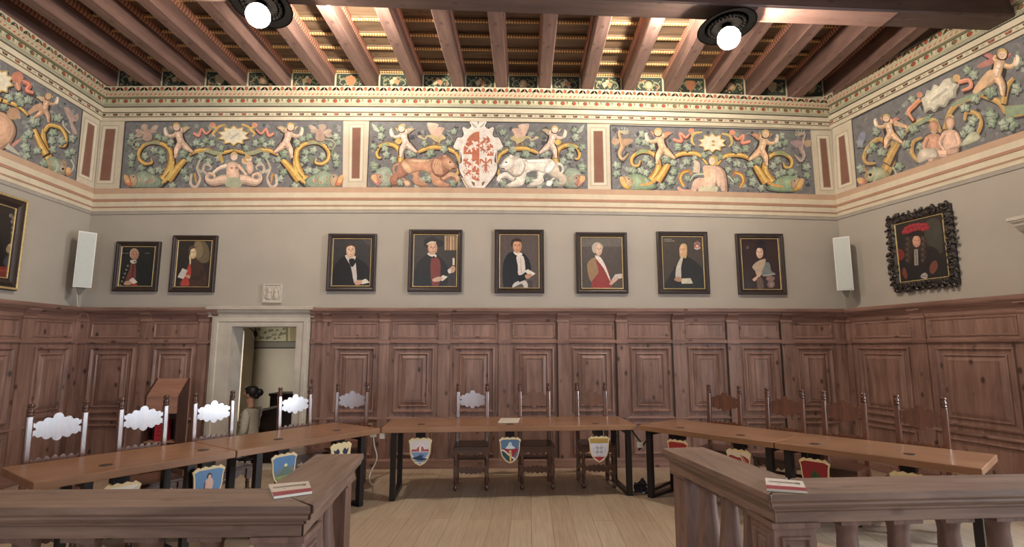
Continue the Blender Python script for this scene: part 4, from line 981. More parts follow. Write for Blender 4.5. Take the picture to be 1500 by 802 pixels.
def pic3(P):
    P.zoom(470, 330, 6.82)
    P.blob([(110, 600), (120, 440), (180, 350), (240, 310), (340, 320), (430, 370), (480, 440), (490, 600)], BLK, 3)
    P.blob([(245, 300), (345, 310), (340, 350), (350, 400), (360, 560), (330, 570), (300, 420), (262, 350)], (206, 200, 196), 3)
    P.ell(298, 240, 54, 66, (56, 44, 40)); face(P, 298, 256, 46, 72, (206, 168, 140), (226, 194, 166)); P.blob([(252, 200), (300, 176), (346, 204), (340, 216), (300, 204), (256, 220)], (70, 52, 46), 3)
    P.blob([(284, 340), (330, 336), (345, 380), (310, 420), (284, 380)], (28, 24, 26), 3)
    P.poly([(385, 560), (450, 536), (488, 574), (410, 592)], PAP); P.blob([(336, 560), (400, 548), (410, 584), (350, 600)], (206, 164, 144), 2)
    P.blob([(420, 140), (490, 140), (490, 200), (440, 180)], (70, 66, 64), 3)
def pic4(P):
    P.zoom(470, 330, 6.82)
    for i in range(5): P.rect(1236+i*26, 104, 1256+i*26, 250, ((190, 160, 126), (160, 128, 100), (200, 172, 138))[i % 3])
    P.stroke([(1230, 255), (1370, 258)], 8, (74, 56, 50), straight=True)
    P.blob([(930, 600), (950, 420), (1000, 340), (1080, 290), (1160, 300), (1230, 360), (1290, 470), (1260, 500), (1250, 600)], (40, 42, 46), 3)
    P.blob([(1100, 340), (1180, 340), (1196, 440), (1180, 600), (1110, 600)], (128, 66, 62), 3)
    P.blob([(1068, 276), (1150, 296), (1150, 320), (1110, 316), (1072, 300)], (226, 218, 206), 2); P.stroke([(1126, 310), (1130, 330)], 20, (30, 26, 30), 2)
    face(P, 1116, 230, 48, 66, (200, 156, 130), (222, 182, 156), turn=.2)
    P.blob([(1030, 200), (1040, 140), (1110, 112), (1170, 140), (1232, 170), (1210, 210), (1170, 220), (1150, 178), (1080, 180), (1064, 230)], (40, 40, 46), 3); P.stroke([(1060, 196), (1100, 170), (1150, 174)], 14, (222, 206, 176), 3)
    P.rect(1316, 330, 1336, 400, (222, 216, 200)); P.blob([(1270, 460), (1310, 410), (1342, 420), (1336, 466), (1290, 480)], (196, 156, 136), 3); P.blob([(1266, 450), (1300, 430), (1300, 476), (1280, 484)], (216, 210, 200), 2)
    P.poly([(1170, 540), (1220, 500), (1268, 516), (1216, 560)], PAP); P.blob([(1116, 540), (1180, 516), (1220, 530), (1190, 560), (1126, 566)], (214, 176, 156), 3)
    P.stroke([(1310, 480), (1310, 610)], 30, (56, 54, 58), 2)
def pic5(P):
    P.zoom(715, 330, 6.977)
    P.blob([(160, 640), (150, 420), (190, 310), (250, 270), (350, 280), (420, 360), (440, 460), (400, 500), (310, 600), (270, 640)], (34, 36, 42), 3)
    P.blob([(290, 320), (360, 320), (380, 440), (370, 490), (310, 510), (304, 420)], (222, 214, 206), 3); P.stroke([(330, 330), (340, 490)], 6, (176, 168, 164), 3)
    P.blob([(262, 270), (340, 284), (346, 308), (300, 312), (270, 296)], (230, 222, 212), 3); face(P, 298, 216, 46, 70, (196, 142, 112), (214, 166, 134)); P.blob([(236, 210), (240, 160), (290, 132), (336, 150), (344, 190), (330, 170), (260, 172), (252, 220)], (58, 42, 40), 3)
    P.blob([(250, 640), (270, 590), (360, 560), (400, 590), (404, 640), (370, 640), (340, 600)], (206, 200, 196), 3)
    P.stroke([(310, 550), (380, 540)], [70, 40], (28, 28, 34), 3); P.poly([(366, 470), (410, 452), (484, 496), (440, 526)], PAP); P.blob([(380, 510), (430, 498), (450, 520), (410, 548), (384, 540)], (196, 150, 126), 3)
    P.rect(408, 566, 456, 645, (74, 66, 64))
def pic6(P):
    P.zoom(715, 330, 6.977)
    P.rect(955, 120, 1390, 220, (104, 98, 94))
    P.blob([(1020, 480), (1014, 400), (1050, 350), (1110, 330), (1150, 380), (1130, 500), (1070, 580), (1040, 560)], (156, 128, 98), 3)
    P.blob([(1070, 640), (1070, 560), (1130, 480), (1100, 350), (1160, 350), (1220, 440), (1250, 560), (1250, 640)], (148, 66, 66), 3)
    P.blob([(1094, 310), (1150, 330), (1200, 420), (1250, 560), (1240, 560), (1180, 440), (1110, 350)], (226, 220, 214), 3)
    P.blob([(1062, 250), (1070, 200), (1120, 174), (1170, 210), (1166, 250), (1110, 240), (1090, 290)], (186, 178, 168), 3); face(P, 1130, 250, 38, 64, (206, 172, 150), (226, 196, 176), turn=.3)
    P.poly([(1262, 560), (1300, 504), (1376, 496), (1376, 540), (1310, 556)], (206, 196, 190)); P.blob([(1240, 600), (1280, 550), (1340, 540), (1300, 580), (1262, 610)], (214, 176, 160), 3)
def pic7(P):
    P.zoom(955, 330, 7.143)
    P.blob([(140, 660), (170, 560), (250, 420), (300, 340), (370, 330), (480, 400), (550, 500), (560, 660)], (48, 50, 52), 3)
    P.blob([(246, 530), (256, 440), (296, 350), (326, 340), (306, 440), (304, 560), (260, 560)], (198, 194, 182), 3)
    P.blob([(292, 330), (296, 220), (330, 192), (366, 220), (360, 340), (320, 336)], (190, 166, 120), 3); face(P, 322, 264, 36, 66, (204, 164, 130), (224, 186, 150), turn=-.2)
    P.poly([(300, 560), (404, 556), (430, 612), (312, 614)], (204, 200, 180)); P.blob([(232, 570), (270, 540), (310, 560), (306, 590), (260, 590)], (176, 134, 110), 3)
    P.ell(474, 224, 34, 30, (176, 110, 104)); P.stroke([(440, 196), (474, 180), (506, 196)], 8, (190, 184, 176), 3); P.stroke([(444, 240), (474, 252), (506, 236)], 12, (200, 196, 186), 3); P.ell(474, 176, 10, 14, (150, 100, 96)); P.ell(474, 220, 12, 12, (210, 204, 196))
    for i in range(5): P.stroke([(132+i*16, 148), (142+i*16, 149)], 6, (190, 184, 172), 2)
    for i in range(6): P.stroke([(134+i*18, 166), (146+i*18, 167)], 7, (190, 184, 172), 2)
def pic8(P):
    P.zoom(955, 330, 7.143)
    P.blob([(980, 680), (1000, 600), (1070, 520), (1150, 500), (1290, 560), (1310, 680)], (54, 40, 40), 3)
    P.blob([(1050, 440), (1090, 390), (1150, 360), (1190, 360), (1180, 440), (1150, 520), (1100, 530), (1080, 480)], (190, 172, 150), 3)
    P.blob([(1150, 510), (1190, 400), (1230, 400), (1250, 480), (1290, 510), (1200, 540)], (122, 132, 134), 3); P.stroke([(1160, 530), (1290, 512)], 12, (176, 172, 166), 3)
    P.blob([(1086, 250), (1100, 180), (1150, 160), (1200, 200), (1190, 280), (1160, 300)], (40, 36, 44), 3); face(P, 1128, 290, 38, 60, (204, 166, 146), (232, 204, 188), turn=-.3); P.ell(1140, 220, 52, 22, (44, 40, 50))
    P.stroke([(1060, 580), (1110, 540), (1130, 500)], [30, 34, 40], (214, 180, 160), 3); P.ell(1240, 560, 46, 28, (146, 116, 112)); P.ell(1246, 620, 40, 40, (130, 108, 108)); P.ell(1250, 620, 20, 22, (160, 140, 138)); P.blob([(1100, 560), (1150, 550), (1170, 660), (1110, 670)], (110, 88, 80), 3); P.ell(1020, 620, 40, 40, (52, 50, 54))
    P.ell(1002, 234, 14, 16, (120, 112, 112)); P.ell(1002, 234, 7, 8, (70, 56, 58))
def quad(x0, y0, x1, y1): return [(x0, y0), (x1, y0), (x1, y1), (x0, y1)]
portrait(BACK, [(170, 354), (234, 354), (229, 427), (164, 427)], pic1, 'small dark portrait of a grey-haired man with a letter, nearest the left corner', bg=(38, 40, 42))
portrait(BACK, [(253, 345), (318, 345), (312, 428), (247, 428)], pic2, 'dark portrait of a man in red waistcoat with a sheet, beside the stone relief', bg=(48, 44, 44))
portrait(BACK, [(481, 342), (552, 343), (548, 427), (477, 426)], pic3, 'framed portrait of a man in black with black neckcloth, nearest right of the door', bg=(54, 52, 54))
portrait(BACK, [(599, 336), (677, 337), (676, 428), (597, 427)], pic4, 'framed portrait of a man in a wide black hat before a bookshelf, holding a scroll', bg=(64, 60, 60))
portrait(BACK, [(725, 336), (797, 337), (797, 430), (724, 429)], pic5, 'framed portrait of a dark-haired man in navy coat and white waistcoat', bg=(92, 82, 80))
portrait(BACK, [(844, 340), (918, 341), (921, 430), (845, 430)], pic6, 'framed portrait of a man in a powdered wig and long red waistcoat against grey', bg=(84, 78, 76))
portrait(BACK, [(962, 339), (1036, 340), (1041, 431), (966, 430)], pic7, 'framed portrait of a black-robed man with a small coat of arms painted at upper right', bg=(78, 72, 68))
portrait(BACK, [(1078, 342), (1147, 343), (1153, 432), (1083, 431)], pic8, 'framed portrait of a woman in a dark cap and blue shawl, nearest the right corner', bg=(58, 44, 46))

# large gilt-edged picture on the left wall
def picl(P):
    P.zoom(0, 280, 5.53)
    P.blob([(-200, 640), (-160, 300), (-60, 200), (0, 320), (40, 520), (60, 600), (40, 640)], (36, 32, 32), 3)
    for x, y, r in ((90, 200, 16), (110, 220, 14), (100, 250, 14), (104, 300, 13), (100, 340, 13), (108, 360, 10)): P.ell(x, y, r, r*1.2, (104, 98, 90)); P.ell(x-3, y-3, r*.5, r*.6, (136, 130, 118))
    P.blob([(50, 470), (74, 430), (96, 450), (90, 500), (60, 500)], (146, 134, 108), 3); P.ell(80, 440, 9, 12, (176, 170, 150)); P.blob([(40, 540), (90, 520), (90, 600), (30, 600)], (62, 64, 74), 3)
    P.rect(-300, 620, 120, 760, (116, 52, 46)); P.stroke([(-80, 640), (100, 650)], 14, (140, 70, 58), 3)
    P.ell(-130, 180, 60, 80, (180, 140, 116)); P.blob([(-200, 160), (-130, 70), (-60, 150), (-70, 220), (-90, 130), (-170, 130)], (60, 50, 46), 3)
portrait(LEFT, [(-118, 236), (39.5, 298.5), (27.5, 420), (-118, 418)], picl, 'large dark picture in a black and gilt frame on the left wall', fw=.14, bg=(46, 40, 40),
         fprof=[(0, 0), (0, .04), (.012, .06), (.03, .06), (.036, .05), (.05, .046), (.075, .052), (.09, .046), (.11, .036), (.132, .03), (.134, .02)])
lt = bpy.data.objects['portrait_painting.008'] if 'portrait_painting.008' in bpy.data.objects else None
if lt:
    f = [c for c in lt.children if c.name.startswith('frame')][0]; bb = f.data.vertices
    xs = [v.co.x for v in bb]; zs = [v.co.z for v in bb]
    m = MB(); ring(m, min(xs), max(xs), min(zs), max(zs), [(.008, .05), (.012, .066), (.026, .068), (.034, .056)]); m.build('gilt_edge', 'gilt', lt)

# carved black frame on the right wall
def picr(P):
    P.zoom(1285, 280, 5.015)
    P.blob([(340, 260), (400, 200), (460, 230), (480, 400), (470, 460), (380, 420)], (66, 64, 58), 3)
    P.blob([(150, 690), (140, 560), (180, 460), (230, 420), (340, 400), (440, 430), (500, 560), (500, 650)], (38, 36, 38), 3)
    P.blob([(130, 440), (180, 430), (200, 480), (170, 510), (136, 490)], (124, 50, 48), 3); P.blob([(180, 600), (200, 560), (220, 620), (210, 650)], (120, 66, 58), 3); P.blob([(390, 540), (430, 510), (444, 560), (410, 610), (384, 590)], (120, 70, 62), 3)
    P.blob([(206, 520), (200, 420), (216, 340), (270, 310), (330, 320), (360, 360), (360, 500), (330, 540), (310, 440), (264, 430), (250, 530)], (54, 44, 42), 3)
    for i in range(9):
        for s in (0, 1): P.ell((228, 340)[s]+(i % 2)*14-7, 350+i*20, 13, 12, (70, 60, 56) if i % 2 else (88, 76, 70), 0, 8)
    face(P, 288, 370, 30, 44, (196, 140, 120), (218, 170, 148)); P.poly([(270, 430), (298, 426), (302, 546), (272, 548)], (150, 144, 134)); P.stroke([(284, 440), (288, 540)], 5, (110, 104, 98), 2)
    P.blob([(206, 330), (230, 290), (290, 284), (340, 300), (344, 326), (280, 330)], (30, 26, 30), 3)
    for x, y in ((200, 300), (214, 276), (240, 262), (270, 254), (300, 250), (330, 250), (356, 250), (364, 272), (340, 280), (310, 274), (280, 280), (250, 290), (226, 300)):
        P.ell(x, y, 22, 15, (150, 44, 56), -.4); P.ell(x-4, y-4, 10, 6, (178, 64, 74), -.4)
    P.blob([(320, 620), (350, 600), (370, 620), (360, 646), (326, 640)], (168, 162, 158), 3); P.stroke([(322, 626), (362, 628)], 4, (80, 74, 74), 2)
t, w, h = portrait(RIGHT, [(1300, 322), (1390, 297), (1402, 413), (1307, 429)], picr, 'portrait of a man in a plumed red hat in a carved black frame', fw=.1, bg=(44, 38, 40),
                   fprof=[(-.005, 0), (-.005, .03), (.02, .045), (.06, .05), (.088, .034), (.092, .02)])
fr_ = [c for c in t.children if c.name.startswith('frame')][0]; fr_.data.materials.clear(); fr_.data.materials.append(M['carved'])
rnd = random.Random(5); m = MB()
def curl(cx, cz, r, a):
    pts = [Vector((cx+r*(1-i/11*.8)*math.cos(a+i*.5), -.05-.012*math.sin(i*.6), cz+r*(1-i/11*.8)*math.sin(a+i*.5))) for i in range(10)]
    m.tube(pts, [.016-.001*i for i in range(10)], 6); m.ball(pts[-1]+Vector((0, -.008, 0)), .012, 8, 6)
def lobe(cx, cz, r, a): m.ball((cx, -.045, cz), r, 8, 6, (1.5, .8, .8), Matrix.Rotation(-a, 3, 'Y'))
per = []
for i in range(int(w/.075)+1): x = -w/2+.03+(w-.06)*i/int(w/.075); per += [(x, .035, 0), (x, h-.035, PI)]
for i in range(1, int(h/.075)): z = h*i/int(h/.075); per += [(-w/2+.035, z, -PI/2), (w/2-.035, z, PI/2)]
for i, (x, z, a) in enumerate(per):
    curl(x+rnd.uniform(-.008, .008), z+rnd.uniform(-.008, .008), .034, rnd.uniform(0, 6.3))
    dx, dz = math.sin(a), -math.cos(a)
    lobe(x+dx*.045+rnd.uniform(-.02, .02), z+dz*.045, rnd.uniform(.02, .03), rnd.uniform(0, 3))
    lobe(x-dx*.03+rnd.uniform(-.02, .02), z-dz*.03, rnd.uniform(.014, .02), rnd.uniform(0, 3))
m.build('carving', 'carved', t)

# ------------------------------------------------------------------ ceiling timbers
def stripes(name, c1, c2, axis, period):
    m, n, l, b = new_mat(name)
    tc = n.new('ShaderNodeTexCoord'); w = n.new('ShaderNodeTexWave'); w.wave_type = 'BANDS'; w.bands_direction = axis
    w.inputs['Scale'].default_value = .314/period; w.inputs['Distortion'].default_value = .6; w.inputs['Detail'].default_value = 1
    l.new(tc.outputs['Object'], w.inputs['Vector'])
    r = n.new('ShaderNodeValToRGB'); r.color_ramp.elements[0].position = .4; r.color_ramp.elements[1].position = .6
    r.color_ramp.elements[0].color = rgb(c1); r.color_ramp.elements[1].color = rgb(c2)
    l.new(w.outputs['Fac'], r.inputs['Fac']); l.new(r.outputs['Color'], b.inputs['Base Color']); b.inputs['Roughness'].default_value = .7
    return m
M['strip'] = stripes('painted joist strip', (136, 84, 70), (182, 136, 114), 'Y', .05)
M['batten'] = stripes('painted batten', (150, 104, 64), (222, 188, 128), 'X', .035)
m = MB(); mp = MB(); y = 7.39
while y > YF:
    m.box(-6.2, 7, y-.032, y+.032, ZC-.02, ZC); mp.box(-6.2, 7, y-.016, y+.016, ZC-.042, ZC-.018); y -= .318
struct(m.build('trim_13', 'boards')); struct(mp.build('trim_14', 'batten'))
ORD = ['first', 'second', 'third', 'fourth', 'fifth', 'sixth', 'seventh', 'eighth', 'ninth']
def joist_label(i, n):
    if i < n//2: return 'long red-brown ceiling joist, %s counted from the left wall' % ORD[i]
    return 'long red-brown ceiling joist, %s counted from the right wall' % ORD[n-1-i]
JL = D-YF
for i, X in enumerate(J_X):
    zb = JZ0-drop(X, JZ0)
    t = thing('ceiling_joist', joist_label(i, len(J_X)), 'joist', (X, D, zb), -.05, 'painted joists of the wooden ceiling')
    m = MB(); hw = JW/2; c = .012; h = ZC-zb
    m.prism([(-hw+c, 0), (hw-c, 0), (hw, c), (hw, h), (-hw, h), (-hw, c)], lambda x, z, k: (x, -JL if k else 0, z))
    m.build('timber', 'joist', t)
    for s in (-1, 1):
        q = MB(); q.prism([(s*hw, h-.09), (s*(hw+.012), h-.075), (s*(hw+.022), h-.045), (s*(hw+.022), h), (s*hw, h)], lambda x, z, k: (x, -JL if k else -.01, z))
        q.build('painted_moulding', 'strip', t)
def beam_y(x): return 5.07+.034*x-.135
m = MB(); ang = math.atan(.034)
t = thing('ceiling_beam', 'massive dark cross beam carrying the joists, along the top of the picture', 'beam', (0, beam_y(0), 5.0), ang)
m = MB(); m.prism([(-.135+.015, 0), (.135-.015, 0), (.135, .015), (.135, .34), (-.135, .34), (-.135, .015)], lambda y, z, k: (5.4 if k else -5.62, y, z)); m.build('timber', 'beam', t)
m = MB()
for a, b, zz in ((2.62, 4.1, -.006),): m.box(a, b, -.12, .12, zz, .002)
m.build('lamplit_board', M['pale'], t, bevel=.003)  # stretch of underside lit by the right lamp, coloured brighter than the beam

# ------------------------------------------------------------------ ceiling lamps
def lamp(cx, cy, tx, ty, label, energy_mat='globe'):
    t = thing('ceiling_lamp', label, 'lamp', (cx, cy, 4.9), 0, 'globe lamps under the cross beam')
    n = Vector((tx, ty, -1)).normalized(); q = Vector((0, 0, -1)).rotation_difference(n).to_matrix().to_4x4()
    m = MB(); m.lathe([(.045, .05), (.12, .045), (.2, .03), (.285, .004), (.297, -.002), (.296, -.008), (.28, -.003), (.2, .02), (.12, .034), (.05, .036)], mat=q, segs=40); m.build('shade_plate', 'iron', t)
    m = MB()
    for i in range(26):
        a = 2*PI*i/26; m.ball(q @ Vector((.185*math.cos(a), .185*math.sin(a), .008)), .02, 8, 6)
        m.ball(q @ Vector((.15*math.cos(a+.1), .15*math.sin(a+.1), .004)), .014, 6, 5)
    m.lathe([(.2, .02), (.205, .004), (.195, -.002), (.185, .004), (.18, .03)], mat=q, segs=40); m.build('scalloped_ring', 'iron', t)
    m = MB(); m.lathe([(.04, .1), (.045, .0), (.06, -.02), (.062, -.05), (.05, -.06)], mat=q, segs=20); m.box(-.09, .09, -.1, .1, .07, .1); m.build('socket_and_bracket', 'iron', t)
    m = MB(); m.ball(q @ Vector((0, 0, -.135)), .112, 24, 16); m.build('globe', energy_mat, t)
lamp(-2.327, 4.854, -.072, -.206, 'round black ceiling lamp with a glowing white globe, at upper left')
lamp(2.371, 5.092, .082, -.072, 'round black ceiling lamp with a glowing white globe, at upper right')
def uplight(px, py, lift, label, seen, energy):
    p = at_y(px, py, 5.07+.034*at_y(px, py, 5.0).x+.04)
    t = thing('spotlight', label, 'lamp', p, 0)
    m = MB(); q = Matrix.Rotation(.35, 4, 'X')
    if seen: m.lathe([(.02, .0), (.03, .012), (.032, .05), (.02, .055)], mat=q); m.build('housing', 'iron', t); b = MB().ball((0, 0, -.012), .028, 14, 10).build('bulb', 'bulb', t)
    else:
        m.lathe([(.05, -.03), (.058, -.02), (.06, .05), (.04, .07)], mat=Matrix.Translation((0, -.03, 0)) @ Matrix.Rotation(PI/2.4, 4, 'X')); m.build('housing', 'steel', t)
        b = MB().ball((0, -.055, .01), .03, 12, 8).build('lens', 'chrome', t)
    m = MB(); m.box(-.012, .012, -.05, .01, .02, .12); m.build('bracket', 'steel', t)
    L = bpy.data.lights.new('uplight', 'SPOT'); L.energy = energy; L.color = (1, .9, .74); L.shadow_soft_size = .025
    L.spot_size = 2.6; L.spot_blend = .5
    lo = bpy.data.objects.new('uplight_source', L); C.objects.link(lo); lo.parent = t
    lo.location = (0, .07, lift); lo.rotation_euler = (PI-.55, 0, 0)
uplight(482, 10, .02, 'tiny glowing bulb on the cross beam edge, right of the left globe lamp', True, 180)
uplight(982, 17, .03, 'small round black spotlight on the cross beam, left of the right globe lamp', False, 180)

# ------------------------------------------------------------------ wall fittings
def speaker(px, py, y, rz, label, cable, fr):
    p = at_y(px, py, y)
    t = thing('wall_speaker', label, 'loudspeaker', (p.x, p.y, p.z-.37), rz)
    m = MB(); m.prism([(-.1, -.055), (.1, -.055), (.075, .06), (-.075, .06)], lambda x, yy, k: (x, yy, .74 if k else 0)); m.build('cabinet', 'white', t, bevel=.004)
    m = MB(); m.box(-.088, .088, -.0605, -.05, .015, .725); m.build('grille', 'grille', t, bevel=.002)
    m = MB(); m.prism([(-.05, -.03), (.05, -.03), (.04, .06), (-.04, .06)], lambda x, yy, k: (x*(1 if k else .3), yy*(1 if k else .3)+(.0 if k else .05), -.0 if k else -.09)); m.box(-.03, .03, .05, .30, .3, .36); m.build('wall_bracket', M['bracket'], t)
    if cable:
        m = MB(); m.tube(crom([(-.04, .03, .01), (-.02, .05, -.1), (.01, .1, -.22), (.03, .14, -.3)], False, 5), .006, 6); m.build('cable', 'cable_w', t)
speaker(123, 381, 7.08, .88, 'white column loudspeaker in the left corner with a thin white cable', True, LEFT)
speaker(1236, 387, 7.12, -.72, 'white column loudspeaker in the right corner, beside the carved black frame', False, RIGHT)
u0, z1 = BACK.px(386, 416, .02); u1, z0 = BACK.px(412, 444, .02)
t = thing('stone_relief', 'small square white stone relief above the doorway', 'relief', BACK.m @ Vector(((u0+u1)/2, 0, z0)))
w = (u1-u0)/2; h = z1-z0
m = MB(); m.box(-w, w, -.025, 0, 0, h); ring(m, -w, w, 0, h, [(0, .025), (.003, .035), (.02, .035), (.026, .025)]); m.build('slab', 'stone', t)
m = MB()
for s in (-1, 1):
    m.ball((s*.045, -.026, h*.62), .034, 10, 8, (1, .5, 1.2)); m.ball((s*.05, -.026, h*.36), .04, 10, 8, (.9, .45, 1.3)); m.tube(crom([(s*.02, -.03, h*.2), (s*.09, -.03, h*.3), (s*.1, -.03, h*.6), (s*.06, -.03, h*.85)], False, 4), .01, 6)
m.ball((0, -.026, h*.5), .02, 8, 6, (1, .5, 3)); m.build('carving', 'stone', t)
u0, z1 = RIGHT.px(1484, 321, .1); _, z0 = RIGHT.px(1489, 339, .1)
t = thing('stone_corbel', 'stone bracket with a moulded top on the right wall, at the picture edge', 'corbel', RIGHT.m @ Vector((u0, 0, z0)), RIGHT.rz)
m = MB(); h = z1-z0
m.box(0, .7, -.2, -.002, h*.72, h); m.box(.012, .69, -.185, -.002, h*.6, h*.73); m.build('moulded_slab', 'stone', t, bevel=.004)
m = MB(); m.prism([(-.002, h*.6), (-.16, h*.6), (-.15, h*.35), (-.09, 0), (-.002, -.04)], lambda n, z, k: (.6 if k else .03, n, z)); m.build('bracket_body', 'stone', t)

# ------------------------------------------------------------------ tables
TD, TH, TT = .7393, .752, .055
FLc = Vector((-1.2141, 5.7486)); FRc = Vector((1.5096, 5.9008))
LA, RA = .9317, -.8655
class Tab:
    pass
def on_line(px, py, P0, ang, along=True):
    """distance along a vertical plane through P0 with direction ang, and height"""
    d = Vector((math.cos(ang), math.sin(ang))); r = ray(px, py)
    det = r.x*(-d.y)+d.x*r.y
    t = (P0.x*(-d.y)+d.x*P0.y)/det
    return (Vector((r.x*t, r.y*t))-P0).dot(d), EYE+r.z*t
def make_table(P0, ang, L, label, groms, legs=(.1, .1), back=.05):
    d = Vector((math.cos(ang), math.sin(ang))); n = Vector((-d.y, d.x))
    c = P0+d*(L/2)+n*(TD/2)
    t = thing('conference_table', label, 'table', (c.x, c.y, 0), ang, 'wooden tables of the council ring')
    g = .004
    MB().box(-L/2+g, L/2-g, -TD/2, TD/2, TH-TT, TH).build('tabletop', 'table', t, bevel=.006)
    MB().box(-L/2+.12, L/2-.12, -TD/2+.2, TD/2-.16, TH-TT-.03, TH-TT+.001).build('support_rails', 'steel', t)
    for x in (-L/2+legs[0], L/2-legs[1]):
        m = MB(); a = .028
        for y in (-TD/2+.095, TD/2-back): m.box(x-a, x+a, y-.03, y+.03, .0, TH-TT)
        m.box(x-a, x+a, -TD/2+.066, TD/2-back+.03, 0, .035); m.box(x-a, x+a, -TD/2+.09, TD/2-back, TH-TT-.05, TH-TT)
        m.build('leg_frame', 'steel', t, bevel=.003)
    for px, py in groms:
        p = at_z(px, py, TH); q = Vector((p.x, p.y))-c
        x, y = q.dot(d), q.dot(n)
        m = MB(); m.lathe([(.04, TH-.002), (.043, TH+.001), (.04, TH+.003), (.03, TH+.0035), (.002, TH+.0035)], x, y, 20); m.build('cable_grommet', 'grommet', t)
    return t
make_table(FLc, math.atan2(FRc.y-FLc.y, FRc.x-FLc.x), (FRc-FLc).length, 'long wooden table facing the camera, in the middle of the ring', [(617, 622), (747, 622), (872, 621)], (.12, .08))
dl = Vector((math.cos(LA), math.sin(LA))); dr = Vector((math.cos(RA), math.sin(RA)))
nl = Vector((-dl.y, dl.x)); nr = Vector((-dr.y, dr.x))
LO = FLc-dl*2.7832
seam = on_line(347, 657, LO, LA)[0]
make_table(LO, LA, seam, 'wooden table on the left side of the ring, its outer half nearest the camera', [(155, 682), (298, 660)], (.31, .31), .26)
make_table(LO+dl*seam, LA, 2.7832-seam-.012, 'wooden table on the left side of the ring, its inner half by the middle table', [(408, 644), (493, 631)], (.24, .16), .22)
rs = 1.42
make_table(FRc+dr*.012, RA, rs, 'wooden table on the right side of the ring, its inner half by the middle table', [(997, 627), (1085, 638)], (.07, .08), .2)
make_table(FRc+dr*(.012+rs), RA, 2.8213-rs, 'wooden table on the right side of the ring, its outer half with the pale end', [(1194, 651), (1333, 666)], (.08, .07), .26)

# ------------------------------------------------------------------ chairs
def lobed(w, top, bot, nt, amp, notch=True):
    """carved board outline: scalloped top and bottom, notched ends"""
    out = []; N = 60
    for i in range(N+1):
        x = -w+2*w*i/N; k = 1-(abs(x)/w)**1.6
        out.append((x, top*(.45+.55*k)+amp*abs(math.cos(PI*x*nt/(2*w)))))
    if notch: out += [(w, .018)]+[(w-.03*math.cos(a), .018*math.sin(a)) for a in (1.2, .6, 0, -.6, -1.2)]+[(w, -.018)]
    for i in range(N+1):
        x = w-2*w*i/N; k = 1-(abs(x)/w)**1.6
        out.append((x, -bot*(.5+.5*k)-amp*.8*abs(math.cos(PI*x*nt/(2*w)))))
    if notch: out += [(-w, -.018)]+[(-w+.03*math.cos(a), .018*math.sin(a)) for a in (-1.2, -.6, 0, .6, 1.2)]+[(-w, .018)]
    return out
CW = .175
def crest(w):
    half = []
    def arc(cx, cz, r, a0, a1, n=7):
        for i in range(n): a = a0+(a1-a0)*i/(n-1); half.append((cx+r*math.cos(a), cz+r*math.sin(a)))
    arc(0, .078, .034, PI/2, -.1)
    arc(.066, .054, .027, 2.3, .1)
    arc(.116, .036, .022, 2.2, .2)
    half += [(w-.016, .04), (w+.004, .056), (w+.004, .014)]
    for a in (1.1, .5, 0, -.5, -1.1): half.append((w-.026*math.cos(a)+.004, .013*math.sin(a)))
    half += [(w+.004, -.014), (w+.004, -.064), (w-.016, -.05)]
    arc(.116, -.046, .021, -.3, -2.4)
    arc(.066, -.062, .025, -.2, -2.3)
    arc(0, -.072, .032, .0, -PI/2)
    return half+[(-x, z) for x, z in half[-2:0:-1]]
